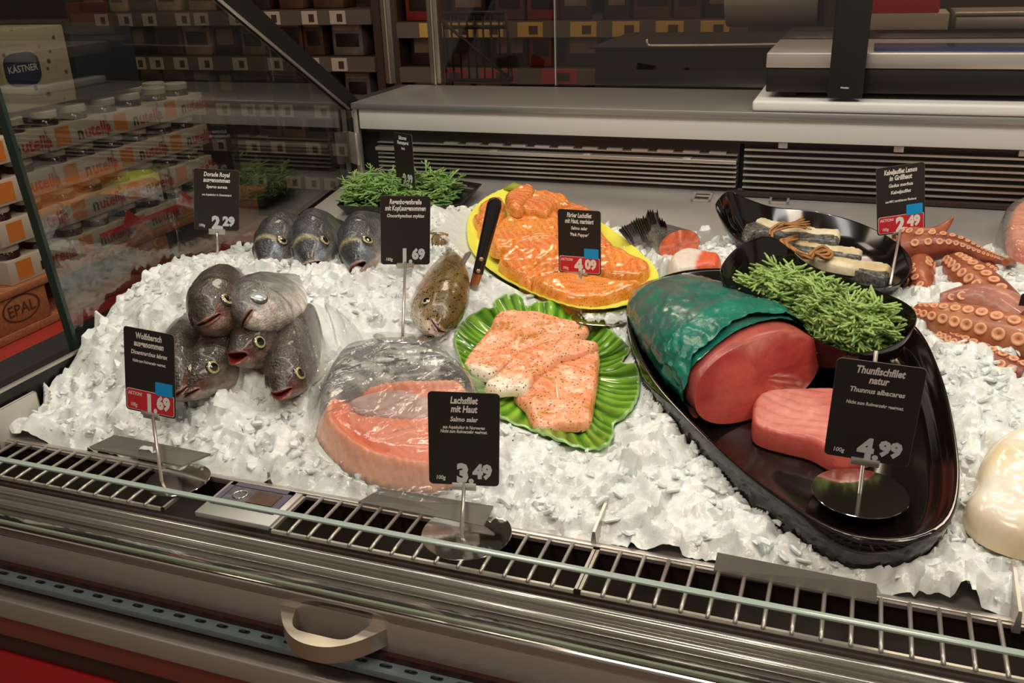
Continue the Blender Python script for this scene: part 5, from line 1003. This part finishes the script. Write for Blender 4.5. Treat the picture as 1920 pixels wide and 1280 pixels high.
boxpart('tray_base', (pC[0], yg, zp+.001), (FX1, yg+.12, PY(1800, 30, yg)[2]), STEELD, pan, .004)
boxpart('tray_rim', (pC[0]-.004, yg-.005, PY(1800, 30, yg)[2]), (FX1, yg+.125, PY(1800, 22, yg)[2]), STEEL, pan, .002)
# hanging roll in its steel drum, wire rim below it
yq = 2.15
r0_, r1_ = PY(1366, 30, yq), PY(1535, 30, yq); rr_ = (r0_[2]-PY(1366, 52, yq)[2])+.03
dr = thing('paper_roll', 'steel drum of a wrapping paper roll above the worktop', 'roll', (r0_[0]+.1, yq, r0_[2]-.05))
zc_ = PY(1400, 50, yq)[2]+.085
cyl = lambda xa_, xe_, r_: tube([(xa_, yq, zc_), (xe_, yq, zc_)], r_, 40)
obj('drum', cyl(r0_[0], r1_[0], .085), mat('pale_drum_steel', (.52, .53, .50, 1), .4, .4), dr, angle=40); obj('drum_cap', cyl(r1_[0], r1_[0]+.012, .086), BLACK, dr, angle=40)
pw = [PY(x, y, 2.02) for x, y in ((1212, 74), (1216, 83), (1240, 86), (1455, 83), (1470, 80))]
tag(obj('wire_rail', tube(smoothpath(pw, 40), .003, 8), STEEL), 'thin chrome rail with upturned left end behind the worktop', 'rail')
# supports behind the counter
cbn = tag(obj('back_cabinet', srf([box((PY(1115, 130, 2.35)[0], 2.35, FL), (2.2, 2.75, PY(1120, 92, 2.35)[2]), .004), box((PY(1115, 130, 2.35)[0]-.01, 2.34, PY(1120, 92, 2.35)[2]), (2.2, 2.76, PY(1120, 88, 2.35)[2]))]), BLACKM, angle=30), 'black cabinet standing behind the worktop', 'cabinet')
# rear glass screen with aluminium posts
ALU = mat('anodised_aluminium', (.42, .36, .30, 1), .32, .9)
scr = thing('rear_screen', 'glass screen with aluminium posts standing behind the worktop', 'screen', (-.6, 1.985, WZ))
ys = 1.985
def post(pxb, wd, pyb=164):
    x_ = PY(pxb, pyb, ys)[0]; obj('post', srf([box((x_-wd/2, ys-.012, WZ), (x_+wd/2, ys+.012, 1.25), .002), tube([(x_-.0, ys-.0125, WZ), (x_-.0, ys-.0125, 1.25)], .004, 8)]), ALU, scr, angle=30); return x_
xa_ = post(738, .026); xc_ = post(822, .026)
RG = sheet('rear_glass', (.80, .76, .72, 1), 1.0, .0)
obj('glass_pane', box((xc_, ys-.003, WZ), (PY(1042, 164, ys)[0], ys+.003, 1.25)), RG, scr, smooth=False)
obj('glass_pane', box((PY(1043.5, 164, ys)[0], ys-.003, WZ), (.9, ys+.003, 1.25)), RG, scr, smooth=False)
obj('pane_joint', box((PY(1042, 164, ys)[0], ys-.004, WZ), (PY(1043.5, 164, ys)[0], ys+.004, 1.25)), GLASSEDGE, scr, smooth=False)
# ------------------------------------------------------------------ shop shelving behind
SHM = mat('brown_shelf', rgb(70, 52, 42), .5); PMATS = [mat('packet_'+n, rgb(*c), .45, noise=.35, nscale=18) for n, c in (('beige', (150, 122, 100)), ('brown', (92, 62, 46)), ('dark', (50, 38, 34)), ('red', (138, 40, 32)), ('tan', (176, 144, 112)), ('orange', (176, 88, 40)), ('grey', (120, 108, 100)))]
TICK = mat('paper_ticket', rgb(196, 182, 164), .6); TICKY = mat('yellow_ticket', rgb(206, 170, 84), .6); TICKR = mat('red_ticket', rgb(176, 52, 52), .6); DARKP = mat('packet_window', rgb(36, 27, 24), .4)
def shelving(nm, lab, xa, xb, yy, zs, depth, seed, pal, hgt, tick, plab, tlab, grp):
    t = thing('shelf_unit', lab, 'shelving', ((xa+xb)/2, yy+depth/2, FL)); r = random.Random(seed)
    obj('back_panel', box((xa, yy+depth, FL), (xb, yy+depth+.03, 1.75)), SHM, t, smooth=False); obj('base', box((xa, yy, FL), (xb, yy+depth, FL+.12)), SHM, t, smooth=False)
    for q in (xa, xb-.03): obj('side_panel', box((q, yy, FL), (q+.03, yy+depth, 1.75)), SHM, t, smooth=False)
    protos = {}
    for k_, z in enumerate(zs):
        obj('shelf', box((xa+.03, yy, z-.025), (xb-.03, yy+depth, z)), SHM, t, smooth=False); obj('price_rail', box((xa+.03, yy-.012, z-.050), (xb-.03, yy, z-.002)), mat('price_rail', rgb(104, 92, 84), .35) if 'price_rail' not in MATS else MATS['price_rail'], t, smooth=False)
        x = xa+.05
        while x < xb-.16:
            mi = r.choice(pal); w_ = r.choice((.09, .11, .13)); key = (mi, w_)
            if key not in protos:
                p = thing('packet', plab, 'packet', (0, 0, 0), grp); hh = hgt*(.8+.2*((mi*7) % 3)/2)
                obj('wrapper', box((0, 0, 0), (w_-.008, .10, hh), .006), PMATS[mi], p, angle=30); obj('window', box((.015, -.001, .25*hh), (w_-.023, .004, .62*hh), .001), DARKP if mi != 2 else PMATS[0], p, angle=30); obj('band', box((.008, -.0012, .72*hh), (w_-.016, .004, .86*hh)), PMATS[4 if mi != 4 else 1], p, smooth=False)
                protos[key] = p; q = p
            else:
                p = protos[key]; q = p.copy(); COL.objects.link(q)
                for ch in p.children: c_ = ch.copy(); COL.objects.link(c_); c_.parent = q
            q.location = (x, yy+.015+r.random()*.03, z+.0005); x += w_+r.choice((0, .004, .03))
        x = xa+.08+r.random()*.08
        while x < xb-.12:
            m_ = tick[k_ % len(tick)]; wd = .085 if m_ is TICKY else .12 if m_ is TICKR else .062
            tk = thing('price_ticket', tlab, 'price ticket', (x, yy-.013, z-.046), grp.replace('packets', 'price tickets'))
            obj('paper', box((x, yy-.0145, z-.048), (x+wd, yy-.012, z-.004), .0005), m_, tk, smooth=False); obj('print', box((x+wd*.45, yy-.0149, z-.040), (x+wd*.8, yy-.0146, z-.014)), mat('ticket_print', rgb(70, 48, 42), .6) if 'ticket_print' not in MATS else MATS['ticket_print'], tk, smooth=False)
            x += wd+r.choice((.02, .05, .09))
Y1 = 3.0
zz = [PY(600, q, Y1)[2] for q in (330, 265, 195, 106, 18)]
shelving('a', 'brown shop shelving full of dim packets seen past the glass end', PY(150, 150, Y1)[0], PY(718, 100, Y1)[0], Y1, zz, .35, 5, (0, 1, 2, 1, 6, 4), .15, (TICK,), 'dim brown packet in the shelf rows behind the left glass end', 'small pale price ticket on the rail of the left shelving', 'packets on the left shelving')
Y2 = 2.95
zz2 = [PY(900, q, Y2)[2] for q in (225, 126, 40)] ; zz2.append(zz2[-1]+.26)
shelving('b', 'brown shop shelving with red and yellow tickets behind the rear glass', PY(735, 100, Y2)[0], PY(1420, 100, Y2)[0], Y2, zz2, .35, 8, (2, 1, 3, 2, 0, 3), .16, (TICK, TICKR, TICKY, TICKY), 'dim packet in the shelf rows behind the rear glass', 'price ticket on the rail of the shelving behind the rear glass', 'packets on the right shelving')
# wire basket in front of the right shelving
bx = [PY(x, y, 2.7) for x, y in ((830, 25), (950, 25), (950, 150), (850, 150))]
wb = thing('wire_basket', 'dark wire basket stand between the aluminium posts and the shelving', 'basket', (bx[0][0], 2.7, FL))
wr = []
for q in np.linspace(bx[0][0], bx[1][0], 9): wr.append(tube([(q, 2.7, bx[3][2]), (q, 2.7, bx[0][2])], .003, 6))
obj('front_wires', srf(wr), BLACKM, wb); obj('rim', srf([tube([(bx[0][0], 2.7, z_), (bx[1][0], 2.7, z_)], .006, 8) for z_ in (bx[0][2], bx[0][2]-.04, bx[3][2])]), BLACKM, wb)
obj('brace', srf([tube([(bx[0][0], 2.69, bx[0][2]-.02), (bx[0][0]+.22, 2.69, bx[3][2])], .005, 6), tube([(bx[0][0]+.22, 2.69, bx[3][2]), (bx[1][0], 2.69, bx[0][2])], .004, 6)]), BLACKM, wb); obj('leg', srf([box((q, 2.69, FL), (q+.02, 2.71, bx[3][2])) for q in (bx[0][0], bx[1][0]-.02)]), BLACKM, wb, smooth=False)
# ------------------------------------------------------------------ spread jars stacked on a pallet beyond the glass end
XN = -2.05                                    # front face of the stack, looking towards the counter
yA, yB = PX(-40, 300, XN)[1], PX(390, 240, XN)[1]
NT = 4; ztop = PX(150, 235, XN)[2]; TIER = (ztop-.05-.0005-(PX(40, 545, XN)[2]+.020))/(NT-1)
CARTON = mat('carton_white', rgb(190, 176, 160), .6); ORB = mat('carton_orange', rgb(206, 120, 50), .6); BKI = mat('black_letter', rgb(26, 20, 20), .6); RDI = mat('red_letter', rgb(176, 34, 40), .6); LID = mat('white_lid', rgb(206, 196, 182), .4); JAR = mat('brown_spread_jar', rgb(54, 30, 20), .12, coat=.5)
RB = mat('red_carton', rgb(150, 40, 30), .5)
def lath(prof_, c, n=24): return loft([[(c[0]+r*math.cos(a), c[1]+r*math.sin(a), c[2]+z) for a in np.linspace(0, 6.2832, n, endpoint=False)] for r, z in prof_], True, True)
NC = 4; cl = (yB-yA)/NC; carton0 = jar0 = None
def deep(o, loc):
    q = o.copy(); COL.objects.link(q); q.location = loc
    for ch in o.children:
        c_ = ch.copy(); COL.objects.link(c_); c_.parent = q
        for g in ch.children: d_ = g.copy(); COL.objects.link(d_); d_.parent = c_
    return q
for k_ in range(NT):
    zb = ztop-.05-TIER*k_
    for i in range(NC):
        loc = (XN, yA+cl*i, zb)
        if carton0 is None:
            carton0 = thing('jar_carton', 'white display carton of spread jars in the stack beyond the glass end', 'carton', (0, 0, 0), 'cartons of spread jars')
            cbd = obj('carton_body', box((-.30, .004, 0), (0, cl-.004, .064), .002), CARTON, carton0, angle=30)
            Mt = lambda y_, z_: frame((.0006, y_, z_), (0, 1, 0), (0, 0, 1), (1, 0, 0))
            ls = .062 if cl > .3 else .05
            obj('brand_initial', text('n', ls, Mt(cl*.48, .014), .025, 0, .95, 'LEFT', .0004), BKI, cbd, smooth=False); obj('brand_lettering', text('utella', ls, Mt(cl*.48+ls*.545, .014), .02, 0, .95, 'LEFT', .0004), RDI, cbd, smooth=False)
            obj('offer_patch', box((0, .03, .008), (.0008, cl*.36, .058)), ORB, cbd, smooth=False)
            carton0.location = loc
        else: deep(carton0, loc)
        nj = int(cl/.088)
        for j in range(nj):
            for rw in ((0, 1) if k_ == 0 else (0,)):
                lj = (XN-.045-.088*rw, yA+cl*i+.046+j*(cl-.01)/nj, zb+.0005)
                if jar0 is None:
                    jar0 = thing('spread_jar', 'white-lidded jar of brown spread in the cartons beyond the glass end', 'jar', (0, 0, 0), 'spread jars')
                    obj('glass_body', lath([(.030, .003), (.036, .012), (.037, .05), (.034, .080), (.030, .085)], (0, 0, 0)), JAR, jar0, angle=60); obj('lid', lath([(.034, .083), (.0355, .085), (.0355, .1005), (.034, .1022)], (0, 0, 0)), LID, jar0, angle=40); jar0.location = lj
                else: deep(jar0, lj)
zpal = ztop-.05-TIER*(NT-1)-.0005
plt_ = thing('pallet', 'wooden pallet under the jar stack, carrying an oval stamp', 'pallet', (XN-.4, (yA+yB)/2, FL))
WOOD = mat('pallet_wood', rgb(170, 108, 72), .7, noise=.25, nscale=12, stretch=(1, 8, 8))
hz = zpal-.020; lz = min(PX(40, 612, XN)[2], hz-.08)
obj('deck_board', box((XN-.8, yA-.1, hz), (XN+.02, yB+.25, zpal), .003), WOOD, plt_, angle=30)
for q in ((yA+yB)/2, yB+.05): obj('block', box((XN-.12, q, lz), (XN+.015, q+.145, hz), .003), WOOD, plt_, angle=30)
qy = PX(40, 575, XN+.016)[1]; qz = PX(40, 577, XN+.016)[2]
obj('stamped_block', box((XN-.12, qy-.09, lz), (XN+.015, qy+.09, hz), .003), WOOD, plt_, angle=30)
Mo = frame((XN+.0155, qy, qz), (0, 1, 0), (0, 0, 1), (1, 0, 0)); obj('stamp', srf([text('EPAL', .042, Mo @ Matrix.Translation((0, -.015, 0)), .01, 0, 1, 'CENTER', .0004), loft([[tuple(Mo @ Vector((.062*k2*math.cos(a), .036*k2*math.sin(a), .0004))) for a in np.linspace(0, 6.283, 40, endpoint=False)] for k2 in (1, .9)])]), mat('burnt_stamp', rgb(92, 52, 34), .7), plt_, smooth=False)
obj('bottom_board', box((XN-.8, yA-.1, lz-.022), (XN+.02, yB+.25, lz), .003), WOOD, plt_, angle=30)
tag(obj('display_plinth', box((XN-.85, yA-.5, FL), (XN+.10, min(yB+.9, 2.93), lz-.023), .005), mat('red_plinth', rgb(166, 52, 44), .5), angle=30), 'red plinth under the pallet of jars beyond the glass end', 'plinth')
rs0, rs1 = PX(188, 441, XN+.03), PX(356, 381, XN+.03)
rst = thing('pointer_strip', 'red strip with two small pointers along the jar stack beyond the glass end', 'strip', rs0)
obj('strip', box((XN+.028, rs0[1], rs0[2]-.010), (XN+.031, rs1[1], rs0[2]+.004)), mat('red_strip', rgb(206, 40, 38), .5), rst, smooth=False)
for yy_ in (rs0[1]+(rs1[1]-rs0[1])*.33, rs1[1]-.02): obj('pointer', quadplate([(yy_-.035, rs0[2]+.004), (yy_+.035, rs0[2]+.004), (yy_-.01, rs0[2]+.045)], XN+.028, XN+.031), MATS['red_strip'], rst, smooth=False)
# biscuit boxes on top of the jar stack
zb_ = ztop-.05+.116
def bigbox(ya, yb_, h, m, lab, cat, xo=0): 
    t = thing('biscuit_box', lab, cat, (XN-.12+xo, (ya+yb_)/2, zb_)); o = obj('box_body', box((XN-.24+xo, ya, zb_), (XN-.02+xo, yb_, zb_+h), .003), m, t, angle=30); return t, o
kA, kB = PX(8, 150, XN-.02)[1], PX(132, 120, XN-.02)[1]; hk = PX(60, 62, XN-.02)[2]-zb_
t, o = bigbox(kA, kB, max(hk, .2), mat('spotted_cream_box', rgb(196, 180, 150), .6, spots=[(40, .34, rgb(92, 70, 52))]), 'spotted cream box with a dark blue oval badge on the jar stack', 'box')
cY, cZ = PX(42, 128, XN-.019)[1], PX(42, 130, XN-.019)[2]; Mk = frame((XN-.0195, cY, cZ), (0, 1, 0), (0, 0, 1), (1, 0, 0))
bd = obj('badge', loft([[tuple(Mk @ Vector((.058*math.copysign(abs(math.cos(a))**.6, math.cos(a)), .042*math.copysign(abs(math.sin(a))**.6, math.sin(a)), z_))) for a in np.linspace(0, 6.283, 40, endpoint=False)] for z_ in (0, .002)], True, True), mat('navy_badge', rgb(34, 46, 78), .5), o, angle=30)
obj('badge_lettering', text('KÄSTNER', .024, Mk @ Matrix.Translation((0, -.006, 0)), .015, 0, .95, 'CENTER', .0025), INK, t, smooth=False)
nA, nB = kB+.02, PX(255, 110, XN-.02)[1]
bigbox(nA, nB, hk*.95, mat('navy_box', rgb(40, 46, 62), .5, noise=.2, nscale=6), 'dark blue box beside the spotted box on the jar stack', 'box')
for o in bpy.data.objects:
    if '_o' in o: del o['_o']
